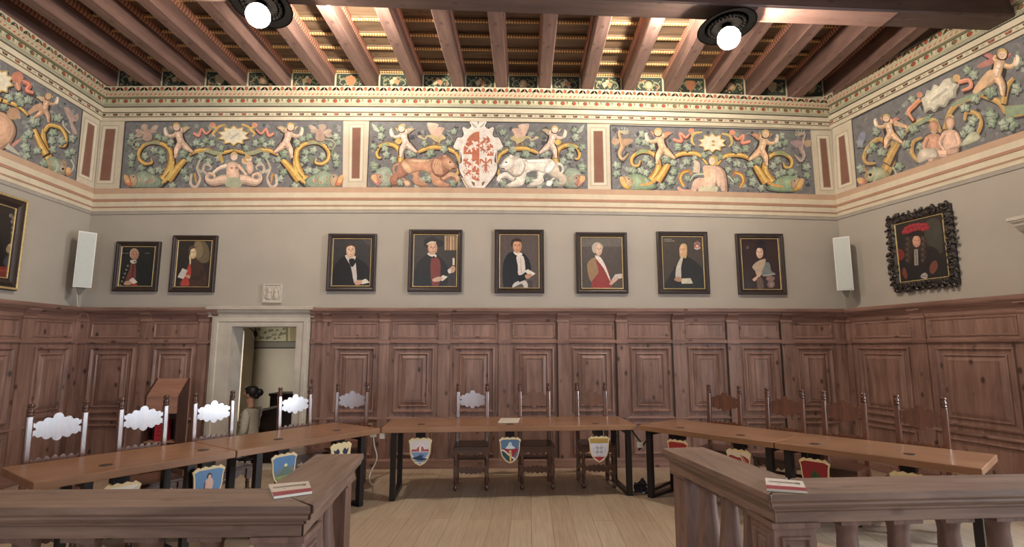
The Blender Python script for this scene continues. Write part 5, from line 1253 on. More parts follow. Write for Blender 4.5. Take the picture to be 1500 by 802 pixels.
def make_chair():
    t = thing('carved_chair', 'x', 'chair', (0, 0, 0), 0, 'carved high-back chairs round the tables')
    for s in (-1, 1):
        m = MB()
        # straight rear leg continued as the back post, leaning slightly back
        pts = [(.165, 0), (.165, .46), (.2, 1.06)]
        for (ya, za), (yb, zb) in zip(pts, pts[1:]):
            hx = .0245; hy = .018
            vs = [(s*CW+sx*hx, ya+sy*hy, za) for sy in (-1, 1) for sx in (-1, 1)]+[(s*CW+sx*hx, yb+sy*hy, zb) for sy in (-1, 1) for sx in (-1, 1)]
            m.add(vs, [(0, 1, 3, 2), (4, 6, 7, 5), (0, 4, 5, 1), (2, 3, 7, 6), (0, 2, 6, 4), (1, 5, 7, 3)])
        p = m.build('back_post', 'chair', t, bevel=.011)
        f = MB(); f.lathe([(.024, 1.058), (.025, 1.066), (.02, 1.072), (.024, 1.082), (.025, 1.1), (.02, 1.112), (.017, 1.116), (.024, 1.128), (.025, 1.138), (.016, 1.148), (.004, 1.152)], s*CW, .2, 14); f.build('finial', 'seat', p)
    def board(name, outline, z, y, th, lean, mat='chair'):
        m = MB(); m.prism(outline, lambda x, v, k: (x, y+v*lean+(th/2 if k else -th/2), z+v)); return m.build(name, mat, t, bevel=.002)
    board('crest_rail', crest(CW-.018), .955, .193, .018, .06)
    board('lower_rail', lobed(CW-.018, .012, .035, 6, .026, False), .705, .181, .018, .06)
    MB().box(-.2, .2, -.235, .19, .45, .478).build('seat', 'seat', t, bevel=.006)
    def apron(n=5):
        o = [(-.17, .0), (.17, .0)]
        for i in range(31): x = .17-.34*i/30; o.append((x, -.045-.028*abs(math.sin(PI*(x+.17)/.34*n))-.012*math.cos(PI*x/.17)))
        return o
    m = MB(); m.prism(apron(), lambda x, v, k: (x, -.205+(.018 if k else 0), .452+v)); m.build('front_apron', 'seat', t)
    for s in (-1, 1):
        m = MB(); m.prism(apron(), lambda x, v, k: (s*.178+(.008 if k else -.008), x-.02, .452+v)); m.build('side_apron', 'seat', t)
        m = MB(); b = .021
        m.box(s*CW-b, s*CW+b, -.2-b, -.2+b, .36, .452); m.box(s*CW-b, s*CW+b, -.2-b, -.2+b, .16, .27)
        m.lathe([(.019, .268), (.012, .275), (.02, .285), (.014, .3), (.021, .318), (.014, .335), (.02, .347), (.013, .353), (.02, .362)], s*CW, -.2, 12)
        m.lathe([(.016, 0), (.021, .012), (.023, .03), (.014, .046), (.012, .06), (.02, .078), (.021, .1), (.013, .125), (.019, .14), (.019, .162)], s*CW, -.2, 12); m.build('front_leg', 'seat', t)
        m = MB(); m.box(s*CW-.011, s*CW+.011, -.18, .15, .1, .13); m.box(s*CW-.011, s*CW+.011, -.18, .15, .2, .225); m.build('side_stretcher', 'seat', t)
    m = MB(); m.prism(lobed(.155, .028, .03, 6, .016, False), lambda x, v, k: (x, -.2+(.016 if k else 0), .215+v)); m.build('front_stretcher', 'seat', t)
    m = MB(); m.box(-.155, .155, .155, .175, .255, .285); m.build('back_stretcher', 'seat', t)
    return t
proto = make_chair(); used = [False]
def chair(x, y, rz, label):
    o = proto if not used[0] else copy_tree(proto)
    used[0] = True; o.location = (x, y, 0); o.rotation_euler = (0, 0, rz); o['label'] = label
    return o
for px0, px1, yb, lab in ((671, 715, 6.63, 'carved chair with a silvery sheen behind the middle table, left of the paper sheet'),
                          (761, 804, 6.66, 'carved chair behind the middle table, right of the red and green shield'),
                          (844, 887, 6.70, 'carved chair behind the right end of the middle table, at the white cross shield'),
                          (496, 541, 6.62, 'carved chair in the left corner behind the gap between two tables, before the panelling')):
    xc = (at_y(px0, 565, yb).x+at_y(px1, 565, yb).x)/2
    chair(xc, yb-.2, .02 if px0 > 600 else .06, lab)
for s, da, lab in ((2.396, .02, 'carved chair nearest the left edge of the picture, with a pale shining back'),
                   (1.797, 0, 'carved chair before the slanted lectern, with a pale shining back'),
                   (1.197, -.03, 'carved chair left of the doorway, beside the seated woman'),
                   (.33, -.1, 'carved chair with a pinkish back before the right jamb of the doorway')):
    p = FLc-dl*s+nl*(TD+.34-.2); chair(p.x, p.y, LA+da, lab)
for s, da, lab in ((.473, .12, 'carved chair behind the right-hand tables, nearest the middle table'),
                   (1.13, .05, 'carved chair with an orange-lit back behind the right-hand tables, second from the middle table'),
                   (1.68, 0, 'carved chair with a dark back behind the right-hand tables, third from the middle table'),
                   (2.29, -.03, 'carved chair behind the right-hand tables, nearest the right edge of the picture')):
    p = FRc+dr*s+nr*(TD+.34-.2); chair(p.x, p.y, RA+da, lab)

# ------------------------------------------------------------------ painted shields hanging under the table fronts
def shield_outline(k=1.0):
    r = [(0, 1.0), (.12, 1.045), (.26, 1.0), (.34, 1.04), (.5, .93), (.455, .8), (.44, .62), (.43, .48), (.36, .27), (.2, .09), (0, 0)]
    pts = r+[(-x, z) for x, z in r[-2:0:-1]]
    return [(x*k, .5+(z-.5)*k) for x, z in pts]
def shield(base, ang, px, py_top, w, h, fn, label, bg):
    d = Vector((math.cos(ang), math.sin(ang))); n = Vector((-d.y, d.x))
    P0 = base+n*.03
    s, zt = on_line(px, py_top, P0, ang)
    zt = min(zt, TH-TT-.03)
    p = P0+d*s
    t = thing('shield_plaque', label, 'shield', (p.x, p.y, zt-h), ang)
    o = shield_outline()
    m = MB(); m.prism([(x*w, z*h) for x, z in o], lambda x, z, k: (x, (.0 if k else -.014), z)); m.build('board', M['rim'], t, bevel=.002)
    P = Paint(lambda x, z: (x*w, z*h), y0=-.0145); P.k = 1
    P.poly(shield_outline(.9), bg)
    fn(P)
    # clip to the field
    fld = shield_outline(.9)
    def wid(z):
        zs = [(q[1], abs(q[0])) for q in fld[:11]][::-1]
        for (a, xa), (b, xb) in zip(zs, zs[1:]):
            if a <= z <= b and b > a: return xa+(xb-xa)*(z-a)/(b-a)
        return 0 if z < .05 else .44
    def cl(q):
        out = []
        for u, z in q:
            zz = max(.052, min(.945, z/h)); xw = wid(min(zz, .86)); out.append((max(-xw, min(xw, u/w))*w, zz*h))
        return out
    P.pr = [((cl(q[0]), cl(q[1])) if isinstance(q, tuple) else cl(q), c, bb, l) for q, c, bb, l in P.pr]
    P.build('painted_field', 'enamel', t)
    m = MB(); m.box(-.045, .045, .0, .03, h*.8, h+(TH-TT-zt)-.002); m.box(-.05, .05, .0, .08, h+(TH-TT-zt)-.05, h+(TH-TT-zt)-.002); m.build('hanger', 'steel', t)
    return t
M['rim'] = flat('shield rim cream', (226, 206, 160), .5)
def sh_tower(P):        # pale sky, red ramparts round a white tower, blue water with a dark wave
    P.rect(-.5, .48, .5, .55, (206, 190, 196)); P.rect(-.5, 0, .5, .5, (120, 150, 188))
    for x in (-.3, -.2, -.1, .1, .2, .3): P.blob([(x-.07, .54), (x-.04, .6), (x+.03, .62), (x+.07, .55)], (170, 74, 72), 2)
    P.blob([(-.2, .6), (-.16, .74), (0, .84), (.18, .76), (.22, .6), (.1, .68), (0, .74), (-.1, .7)], (224, 220, 226), 2); P.blob([(-.14, .58), (-.1, .7), (.04, .72), (.14, .68), (.14, .58)], (176, 96, 96), 2)
    P.rect(-.04, .54, .04, .74, (236, 226, 220)); P.poly([(-.05, .73), (.05, .73), (0, .8)], (222, 190, 160))
    P.blob([(-.34, .3), (-.1, .36), (.1, .46), (.02, .36), (.16, .42), (.1, .3), (.34, .26), (.1, .2), (-.2, .24)], (40, 58, 84), 3); P.blob([(-.3, .24), (0, .18), (.3, .2), (.1, .12), (-.14, .14)], (196, 206, 220), 3); P.stroke([(-.24, .2), (.1, .16), (.28, .22)], .03, (96, 120, 112))
def sh_hand(P):         # blue chief with a white dome, red and green halves parted by a pale band
    P.rect(-.5, 0, .5, .58, (150, 40, 54)); P.blob([(-.5, .52), (-.3, .5), (-.06, .3), (.2, .1), (.1, -.1), (-.5, -.1)], (40, 70, 62), 3)
    P.stroke([(-.44, .53), (-.26, .5), (0, .3), (.3, .12)], [.05, .06, .06, .06], (226, 212, 206))
    P.blob([(-.18, .58), (-.16, .66), (-.1, .7), (-.06, .8), (.02, .84), (.08, .78), (.1, .7), (.18, .66), (.2, .58)], (206, 218, 222), 3); P.ell(.02, .74, .04, .05, (168, 190, 204))
    P.stroke([(.0, .52), (.02, .36), (.02, .1)], [.1, .12, .06], (206, 180, 130)); P.stroke([(0, .46), (-.06, .36)], .04, (190, 160, 110)); P.stroke([(.04, .44), (.1, .34)], .04, (150, 120, 84)); P.stroke([(.02, .2), (.02, .06)], .05, (222, 190, 110))
def sh_cross(P):        # ochre chief, white field with a plain cross drawn in grey, red base
    P.rect(-.5, .76, .5, 1.1, (176, 146, 74)); P.rect(-.5, -.1, .5, .23, (170, 44, 52))
    for a in range(4):
        b = PI/4+a*PI/2
        for o in (-.045, 0, .045): P.stroke([(.06*math.cos(b)-o*math.sin(b), .5+.05*math.sin(b)+o*math.cos(b)*.8), (.2*math.cos(b)-o*math.sin(b), .5+.18*math.sin(b)+o*math.cos(b)*.8)], .018, (96, 98, 110), 2)
    for a in range(4):
        b = a*PI/2; P.stroke([(.27*math.cos(b-.45), .5+.24*math.sin(b-.45)), (.28*math.cos(b), .5+.25*math.sin(b)), (.27*math.cos(b+.45), .5+.24*math.sin(b+.45))], .014, (150, 150, 160))
def sh_hill(P):         # blue sky, grey-green peak with the sun on it, meadow
    P.blob([(-.5, .42), (-.3, .5), (-.1, .6), (.08, .68), (.22, .6), (.5, .54), (.5, .2), (-.5, .2)], (112, 122, 128), 2); P.blob([(-.4, .3), (-.1, .48), (.08, .64), (.24, .5), (.5, .34), (.4, .2), (-.4, .2)], (92, 118, 104), 2)
    P.rect(-.5, -.1, .5, .32, (128, 138, 84)); P.stroke([(-.44, .32), (.44, .33)], .03, (150, 160, 96)); P.ell(.06, .66, .06, .05, (236, 228, 170))
def sh_figure(P):       # blue field with a standing figure
    P.blob([(-.07, .78), (0, .86), (.08, .8), (.07, .7), (-.04, .68)], (52, 46, 50), 3); P.ell(.02, .74, .045, .06, (222, 186, 160)); P.blob([(-.1, .6), (-.04, .7), (.08, .7), (.14, .58), (.12, .4), (.1, .1), (-.06, .1), (-.08, .4)], (216, 178, 160), 3); P.stroke([(-.08, .62), (-.09, .42), (0, .44)], .04, (196, 150, 134)); P.stroke([(-.12, .6), (-.13, .3)], .03, (44, 52, 66))
    P.blob([(-.08, .34), (.12, .34), (.13, .06), (-.08, .06)], (214, 168, 160), 3)
def sh_eagles(P):       # cream field with dark birds
    for s in (-1, 1): P.blob([(s*.06, .7), (s*.16, .84), (s*.24, .76), (s*.34, .82), (s*.3, .66), (s*.2, .58)], (44, 44, 84), 3); P.ell(s*.2, .72, .05, .08, (30, 32, 60))
    P.blob([(-.12, .36), (0, .5), (.12, .36), (0, .24)], (44, 44, 84), 3)
def sh_white(P):
    P.blob([(-.4, .9), (-.1, .8), (.1, .8), (.4, .9), (.3, .97), (-.3, .97)], (236, 230, 216), 3); P.rect(-.4, .3, .4, .6, (150, 60, 60))
def sh_castle(P):       # red with a small gold tower over wavy bars
    P.blob([(-.1, .36), (-.1, .56), (-.04, .7), (.1, .68), (.2, .56), (.2, .36)], (206, 164, 70), 2); P.rect(-.02, .36, .08, .5, (60, 56, 44)); P.rect(-.5, .28, .5, .36, (214, 196, 160)); P.rect(-.5, .14, .5, .2, (214, 196, 160)); P.stroke([(-.3, .36), (-.22, .5), (-.14, .38)], .06, (52, 60, 44))
def sh_bend(P):         # white chief, red field, slanting red stripes
    P.blob([(-.5, .74), (-.3, .82), (0, .76), (.2, .84), (.5, .72), (.5, 1.1), (-.5, 1.1)], (224, 212, 190), 3); P.poly([(.02, .86), (.14, .86), (.5, .5), (.5, .36)], (226, 212, 190)); P.poly([(.08, .86), (.12, .86), (.5, .46), (.5, .4)], (150, 44, 50)); P.rect(.2, .1, .42, .5, (66, 66, 52)); P.stroke([(-.4, .5), (-.1, .44), (.2, .5)], .05, (226, 212, 190))
def sh_tree(P):         # dark red with a green fir
    P.blob([(-.2, .4), (-.1, .5), (-.14, .54), (-.02, .66), (0, .76), (.04, .66), (.16, .54), (.12, .5), (.24, .4), (.02, .36)], (52, 84, 54), 2); P.rect(-.02, .28, .05, .4, (90, 62, 44)); P.ell(-.2, .34, .05, .06, (214, 176, 150)); P.stroke([(-.3, .26), (.3, .26)], .04, (190, 160, 80))
def sh_rose(P):         # cream with a red bar
    P.blob([(-.2, .86), (-.05, .9), (.1, .86), (.0, .8)], (186, 50, 52), 3); P.rect(-.5, .3, .5, .6, (176, 50, 52))
cang = math.atan2(FRc.y-FLc.y, FRc.x-FLc.x)
shield(FLc, cang, 616, 643, .245, .275, sh_tower, 'shield plaque with a red and white tower over blue water, under the middle table', (214, 208, 206))
shield(FLc, cang, 747, 642, .235, .26, sh_hand, 'shield plaque with a white dome over red and green halves, under the middle table', (90, 116, 146))
shield(FLc, cang, 877, 640.5, .235, .265, sh_cross, 'shield plaque with a white cross field, ochre top and red point, under the middle table', (212, 210, 218))
shield(LO, LA, 499, 650, .25, .27, sh_eagles, 'cream shield plaque with dark birds, half hidden behind the end of the left balustrade', (222, 208, 160))
shield(LO, LA, 416, 666, .25, .27, sh_hill, 'shield plaque with a green hill under a blue sky, under the left tables', (84, 130, 176))
shield(LO, LA, 306, 685, .25, .27, sh_figure, 'blue shield plaque with a standing figure, behind the rail at left', (94, 136, 178))
shield(LO, LA, 178, 709.5, .24, .27, sh_white, 'whitish shield plaque of which only the top edge shows over the left rail', (214, 206, 190))
shield(FRc, RA, 993, 646, .24, .27, sh_castle, 'red shield plaque with a small gold tower, beside the far end of the right balustrade', (160, 48, 50))
shield(FRc, RA, 1082, 660, .24, .27, sh_bend, 'red and white shield plaque half hidden by the right balustrade arm', (160, 50, 52))
shield(FRc, RA, 1193, 674, .245, .27, sh_tree, 'dark red shield plaque with a green fir, behind the right rail', (142, 40, 46))
shield(FRc, RA, 1330, 694, .24, .27, sh_rose, 'cream shield plaque with a red spot, only its top showing over the right rail', (214, 196, 160))

# ------------------------------------------------------------------ balustrades
RZ = .9
RP = [(-.15, RZ), (.15, RZ), (.152, RZ-.03), (.146, RZ-.038), (.138, RZ-.042), (.14, RZ-.054), (.132, RZ-.068), (.112, RZ-.074), (.112, RZ-.088), (.1, RZ-.094), (.1, RZ-.145), (-.1, RZ-.145), (-.1, RZ-.094), (-.112, RZ-.088), (-.112, RZ-.074), (-.132, RZ-.068), (-.14, RZ-.054), (-.138, RZ-.042), (-.146, RZ-.038), (-.152, RZ-.03)]
def rail_seg(name, a, b, t, mat, ca=0, cb=0):
    """handrail from a to b (local 2-D); ca / cb = how far the end is cut back per metre sideways (mitre)"""
    a, b = Vector(a), Vector(b); d = (b-a).normalized(); n = Vector((-d.y, d.x)); L = (b-a).length
    m = MB(); m.prism(RP, lambda v, z, k: tuple(a+d*((L-cb*v) if k else ca*v)+n*v)+(z,))
    return m.build(name, mat, t, bevel=.003)
def baluster(x, y, t, rz=0):
    m = MB(); q = Matrix.Translation((x, y, 0)) @ Matrix.Rotation(rz, 4, 'Z')
    m.box(-.075, .075, -.075, .075, RZ-.17, RZ-.145, q); m.box(-.066, .066, -.066, .066, .1, .17, q)
    m.lathe([(.066, RZ-.17), (.05, RZ-.19), (.046, RZ-.23), (.052, RZ-.33), (.066, RZ-.45), (.078, RZ-.56), (.076, RZ-.64), (.06, RZ-.69), (.062, RZ-.71), (.066, .17)][::-1], x, y, 16)
    return m.build('baluster', 'bal', t)
def newel(x, y, t, w=.105, rz=0, panel=True):
    q = Matrix.Translation((x, y, 0)) @ Matrix.Rotation(rz, 4, 'Z')
    m = MB(); m.box(-w, w, -w, w, .0, RZ-.14, q); m.box(-w-.012, w+.012, -w-.012, w+.012, 0, .13, q); m.box(-w-.014, w+.014, -w-.014, w+.014, RZ-.165, RZ-.14, q)
    if panel:
        for r in range(4):
            k = MB(); ring(k, -w+.03, w-.03, .2, RZ-.2, [(0, w), (.004, w+.012), (.016, w+.012), (.022, w+.001)]); ring(k, -w+.062, w-.062, .23, RZ-.23, [(0, w), (.01, w+.008), (.04, w+.008)])
            mm = q @ Matrix.Rotation(r*PI/2, 4, 'Z'); m.add([mm @ Vector(v) for v in k.v], k.f)
    return m.build('newel_post', 'bal', t, bevel=.002)
def base_seg(a, b, t):
    a, b = Vector(a), Vector(b); d = (b-a).normalized(); n = Vector((-d.y, d.x)); L = (b-a).length
    m = MB(); m.prism([(-.1, 0), (.1, 0), (.1, .07), (.085, .1), (-.085, .1), (-.1, .07)], lambda v, z, k: tuple(a+d*(L if k else 0)+n*v)+(z,)); return m.build('base_rail', 'rail', t)
# left: corner at the camera end, arm running away from the camera
t = thing('balustrade', 'weathered wooden balustrade in the left foreground, its arm pointing to the tables', 'balustrade', (-.96, 2.6, 0))
def ends(c, th, L): return (c[0]-math.sin(th)*L, c[1]+math.cos(th)*L)
th = .06; e = ends((0, 0), th, 1.0)
rail_seg('handrail', (-3.2, .02), (0, 0), t, 'rail', 0, 1.0); rail_seg('handrail', (0, 0), e, t, 'rail_y', 1.0, 0)
newel(0, 0, t); e2 = ends((0, 0), th, .9); newel(e2[0], e2[1], t, .085, th, False)
for i in range(1, 11): baluster(-.06-.275*i, .0+.006*i*.2, t)
for L in (.2, .42, .64): q = ends((0, 0), th, L+.02); baluster(q[0], q[1], t, th)
base_seg((-3.2, .02), (0, 0), t); base_seg((0, 0), e, t)
# right
t2 = thing('balustrade', 'weathered wooden balustrade in the right foreground, its arm pointing to the tables', 'balustrade', (1.40, 2.73, 0))
th = .125; a2 = .047; e = ends((0, 0), th, 1.04)
far = (3.3*math.cos(a2), 3.3*math.sin(a2))
rail_seg('handrail', (0, 0), far, t2, 'rail', 1.0, 0); rail_seg('handrail', e, (0, 0), t2, 'rail_y', 0, 1.0)
newel(.0, 0, t2, .105, a2); e2 = ends((0, 0), th, .94); newel(e2[0], e2[1], t2, .085, th, False)
for i in range(1, 11): baluster((.06+.268*i)*math.cos(a2), (.06+.268*i)*math.sin(a2), t2, a2)
for L in (.25, .48, .72): q = ends((0, 0), th, L); baluster(q[0], q[1], t2, th)
base_seg((0, 0), far, t2); base_seg((0, 0), e, t2)

# ------------------------------------------------------------------ printed matter
def flat_sheet(name, quadpx, z, th, label, cat, fn, bg, fold=0):
    q = [at_z(x, y, z) for x, y in quadpx]
    c = sum(q, Vector())/4
    t = thing(name, label, cat, (c.x, c.y, z))
    p = [(v.x-c.x, v.y-c.y) for v in q]
    m = MB(); m.prism(p, lambda x, y, k: (x, y, th if k else .0005)); m.build('pages', 'paper', t)
    def bil(u, v):
        a = Vector(p[0]).lerp(Vector(p[1]), u); b = Vector(p[3]).lerp(Vector(p[2]), u); r = a.lerp(b, v); return (r.x, r.y)
    P = Paint(bil, y0=-.0004, step=.0001); P.k = 1
    P.rect(.0, .0, 1, 1, bg); fn(P)
    o = P.build('printed_face', 'enamel', t); o.rotation_euler = (-PI/2, 0, 0); o.location = (0, 0, th)
    return t
def pr_leaf(P):
    P.rect(0, .7, 1, 1, (150, 46, 62)); P.rect(0, .66, 1, .7, (206, 160, 160))
    for j, v in enumerate((.3, .37)):
        u = .08
        while u < .9: P.stroke([(u, v), (u+.02, v-.03), (u+.04, v+.02)], .022, (96, 88, 84), 2); u += .055
    P.rect(.82, .26, .9, .42, (120, 112, 104)); P.stroke([(.3, .5), (.36, .52)], .03, (110, 100, 96), 2)
flat_sheet('leaflet', [(393, 714), (452, 709), (457, 724), (401, 732)], RZ+.001, .012, 'white and red leaflet lying on the left balustrade corner', 'leaflet', pr_leaf, (214, 204, 194))
flat_sheet('leaflet', [(1121, 704), (1176, 709), (1183, 724), (1123, 720)], RZ+.001, .012, 'white and red leaflet lying on the right balustrade corner', 'leaflet', pr_leaf, (222, 214, 206))
def pr_sheet(P):
    for j in range(4): P.stroke([(.1, .2+j*.18), (.9, .22+j*.18)], .03, (176, 170, 160), 2)
flat_sheet('paper_sheet', [(734, 613.5), (762, 613.5), (759, 620), (729, 620)], TH+.001, .004, 'white sheet of paper on the middle table', 'paper', pr_sheet, (226, 220, 210))

# ------------------------------------------------------------------ lectern by the left panelling
yl = 6.72
a = at_y(215, 582, yl); b = at_y(261, 582, yl); w = (b.x-a.x)
zt0 = a.z; ztb = at_y(250, 555.5, yl+.24).z
t = thing('lectern', 'wooden lectern with a slanted top standing before the left panelling', 'lectern', ((a.x+b.x)/2, yl, 0), .12)
m = MB()
for s in (-1, 1): m.prism([(0, 0), (.24, 0), (.24, ztb+.012), (0, zt0+.012)], lambda y, z, k, s=s: (s*w/2+(.011 if k else -.011), y, z))
m.build('side_panels', 'lectern_shaded', t, bevel=.002)
m = MB()
for s in (-1, 1): m.box(s*w/2-.013, s*w/2+.013, .24, .262, 0, ztb+.014)
m.build('back_posts', 'lectern', t, bevel=.002)
m = MB(); m.prism([(0, zt0-.012), (.24, ztb-.012), (.24, ztb+.005), (0, zt0+.005)], lambda y, z, k: ((w/2-.011) if k else -(w/2-.011), y, z)); m.build('slanted_top', 'lectern', t)
MB().box(-w/2+.011, w/2-.011, .004, .02, zt0-.2, zt0-.01).build('front_fascia', 'lectern', t)
MB().box(-w/2+.011, w/2-.011, .21, .225, .05, zt0).build('back_panel', 'lectern_shaded', t)
m = MB(); m.box(-w/2+.011, w/2-.011, .02, .22, .44, .458); m.build('shelf', 'lectern', t); MB().box(-w/2+.011, w/2-.011, .01, .22, .03, .06).build('plinth', 'lectern', t)
p = at_y(237, 640, yl+.09)
t = thing('red_box', 'small red box standing on the lectern shelf behind a chair', 'box', (p.x, yl+.1, .4595))
MB().box(-.07, .07, -.05, .05, 0, .25).build('carton', 'red', t, bevel=.003)
P = Paint(lambda x, z: (x, z), y0=-.0505)
for j in range(4): P.stroke([(-.04, .06+j*.045), (-.01, .07+j*.045), (.03, .06+j*.045)], .014, (126, 26, 44), 3)
P.rect(-.05, .225, .05, .235, (206, 90, 100)); P.build('front_print', 'enamel', t)

# ------------------------------------------------------------------ cables
t = thing('power_cable', 'loose white cable hanging from the corner of the left table', 'cable', (0, 0, 0))
c0 = at_y(547, 639, 5.84); c1 = at_y(552, 672, 5.84); c2 = at_y(543, 692, 5.82); c3 = at_z(546, 712, 0); c4 = at_z(556, 706, 0)
t.location = c0; L0 = lambda v: v-c0
pts = [L0(c0), L0(at_y(548, 652, 5.84)), L0(c1), L0(c2), L0(at_y(541, 703, 5.8)), L0(c3+Vector((0, 0, .01))), L0(c4+Vector((0, 0, .01)))]
m = MB(); m.tube(crom(pts, False, 6), .007, 7); m.build('cord', 'cable_w', t)
m = MB(); m.box(-.035, .03, -.015, .015, -.012, .02); p = L0(at_y(560, 640, 5.84)); m.box(p.x-.025, p.x+.025, p.y-.015, p.y+.015, p.z-.02, p.z+.035); m.build('plugs', 'cable_w', t)
rnd = random.Random(9)
p = at_z(942, 726, 0)
t = thing('cable_bundle', 'tangle of black cables on the floor between two table legs', 'cable', (p.x, p.y+.06, 0))
m = MB()
for i in range(9):
    pts = []
    for k in range(9):
        a = rnd.uniform(0, 6.28); r = rnd.uniform(.02, .085); pts.append((r*math.cos(a), r*math.sin(a)*.7, rnd.uniform(.012, .14)))
    m.tube(crom(pts, False, 5), .009, 6)
m.build('cords', 'cable_b', t)
m = MB()
for i in range(3): m.tube(crom([(rnd.uniform(-.06, .06), rnd.uniform(-.04, .04), rnd.uniform(.02, .12)) for k in range(7)], False, 5), .006, 6)
m.build('grey_cords', 'chrome', t)
q = at_z(992, 712, 0)-Vector((p.x, p.y+.06, 0)); m = MB(); m.tube(crom([(.05, 0, .012), (q.x*.4, q.y*.3, .03), (q.x, q.y, .06), (q.x*1.6, q.y*1.5, .03)], False, 6), .016, 8); m.build('thick_cord', 'cable_b', t)
t = thing('cable_loop', 'black cable looping below the joint of the middle and right tables', 'cable', (FRc.x+.02, FRc.y+.12, TH-TT-.075))
m = MB(); m.tube(crom([(-.05, .02, .055), (.0, 0, -.02), (.06, 0, -.1), (.02, .02, -.16), (.1, 0, -.06), (.12, .03, .04)], False, 6), .009, 7); m.build('cord', 'cable_b', t)
MB().box(-.01, .06, -.02, .02, -.13, -.07).build('plug', 'cable_w', t, bevel=.003)

# ------------------------------------------------------------------ beyond the doorway
p = at_y(376, 605, 8.6); q = at_y(446, 588, 8.6)
t = thing('stair_parapet', 'dark panelled parapet with a pale top rail beyond the doorway', 'parapet', (p.x, 8.6, ZF2), 0)
sl = (q.z-p.z)/(q.x-p.x); W = 1.5; h0 = p.z-ZF2
m = MB(); m.prism([(0, 0), (W, 0), (W, h0+sl*W), (0, h0)], lambda x, z, k: (x, .06 if k else -.06, z))
for x in (.04, .52, 1.0): m.prism([(x, .08), (x+.4, .08), (x+.4, h0+sl*(x+.4)-.1), (x, h0+sl*x-.1)], lambda x, z, k: (x, -.075 if k else -.055, z))
m.build('panelled_body', 'dark', t)
m = MB(); m.prism([(-.03, h0-.004), (W+.03, h0+sl*W-.004), (W+.03, h0+sl*W+.03), (-.03, h0+.03)], lambda x, z, k: (x, .085 if k else -.085, z)); m.build('top_rail', 'stone', t, bevel=.004)
a = at_y(396, 577, 9.2); b = at_y(450, 577, 9.2)
t = thing('dark_cabinet', 'dark wooden cabinet behind the parapet beyond the doorway', 'cabinet', ((a.x+b.x)/2, 9.2, ZF2))
w = (b.x-a.x)/2; h = a.z-ZF2
m = MB(); m.box(-w, w, 0, .4, .05, h-.04); m.build('carcass', 'dark', t); MB().box(-w-.02, w+.02, -.02, .42, h-.04, h).build('top', 'dark', t, bevel=.004)
for s in (-1, 1):
    m = MB(); m.box(s*w/2-w/2+.02, s*w/2+w/2-.02, -.015, .01, .1, h-.08); d_ = m.build('door', 'dark', t, bevel=.003); MB().ball((-s*.05+s*w/2-s*w/2+.0, -.025, h*.55), .015, 8, 6).build('knob', 'brass', d_)
MB().box(-w+.03, w-.03, .03, .38, 0, .05).build('plinth', 'dark', t)
p = at_y(369, 560, 8.9)
t = thing('bell_rope', 'thin dark cord with a thick knot hanging beyond the doorway', 'cord', (p.x, 8.9, 3.5))
m = MB(); m.tube([(0, 0, 0), (0, 0, -1.4), (0, 0, at_y(369, 602, 8.9).z-3.5)], .006, 6); m.tube([(-.25, 0, 0), (-.1, 0, at_y(364, 481, 8.9).z-3.5), (0, 0, at_y(369, 488, 8.9).z-3.5)], .008, 6); m.build('cord', 'cable_b', t)
kz = at_y(370, 490, 8.9).z-3.5
MB().ball((.005, 0, kz), .04, 12, 8, (.8, .8, 1.5)).build('knot', 'cable_b', t)

# ------------------------------------------------------------------ the woman beyond the doorway
def skin(name, joints, edges, mat, parent=None, sub=2, loc=(0, 0, 0)):
    """one continuous surface grown round a skeleton: joints = {name: (x, y, z, rx, ry)}"""
    ks = list(joints); me = bpy.data.meshes.new(name)
    me.from_pydata([joints[k][:3] for k in ks], [(ks.index(a), ks.index(b)) for a, b in edges], [])
    o = bpy.data.objects.new(name, me); C.objects.link(o)
    if parent: o.parent = parent
    o.location = loc
    md = o.modifiers.new('skin', 'SKIN'); md.use_smooth_shade = True
    sv = me.skin_vertices[0].data if me.skin_vertices else None
    if sv is None:
        bm = bmesh.new(); bm.from_mesh(me); bm.verts.layers.skin.verify(); bm.to_mesh(me); bm.free(); sv = me.skin_vertices[0].data
    for i, k in enumerate(ks): sv[i].radius = (joints[k][3], joints[k][4] if len(joints[k]) > 4 else joints[k][3]); sv[i].use_root = (i == 0)
    s = o.modifiers.new('sub', 'SUBSURF'); s.levels = sub; s.render_levels = sub
    me.materials.append(M[mat])
    return o
hp = at_y(366.5, 577, 7.98)              # middle of the head
GZ = ZF2
t = thing('person', 'dark-haired woman with a bun in a pale buttoned cardigan, in profile in the doorway', 'person', (hp.x, 7.98, GZ), 0)
HZ = hp.z-GZ                             # head centre over the corridor floor, sitting
SZ = HZ-.72                              # hip height
J = {'pelvis': (.03, 0, SZ, .13, .115), 'waist': (.045, 0, SZ+.2, .1, .085), 'chest': (.035, 0, SZ+.4, .13, .095), 'collar': (.03, 0, SZ+.51, .075, .06), 'neck': (.02, 0, SZ+.57, .042), 'skull_base': (.012, 0, SZ+.63, .05), 'skull': (.0, 0, SZ+.71, .084, .074), 'crown': (.015, 0, SZ+.77, .072, .066), 'chin': (-.055, 0, SZ+.645, .032), 'nose': (-.082, 0, SZ+.7, .03)}
E_ = [('pelvis', 'waist'), ('waist', 'chest'), ('chest', 'collar'), ('collar', 'neck'), ('neck', 'skull_base'), ('skull_base', 'skull'), ('skull', 'crown'), ('skull_base', 'chin'), ('skull', 'nose')]
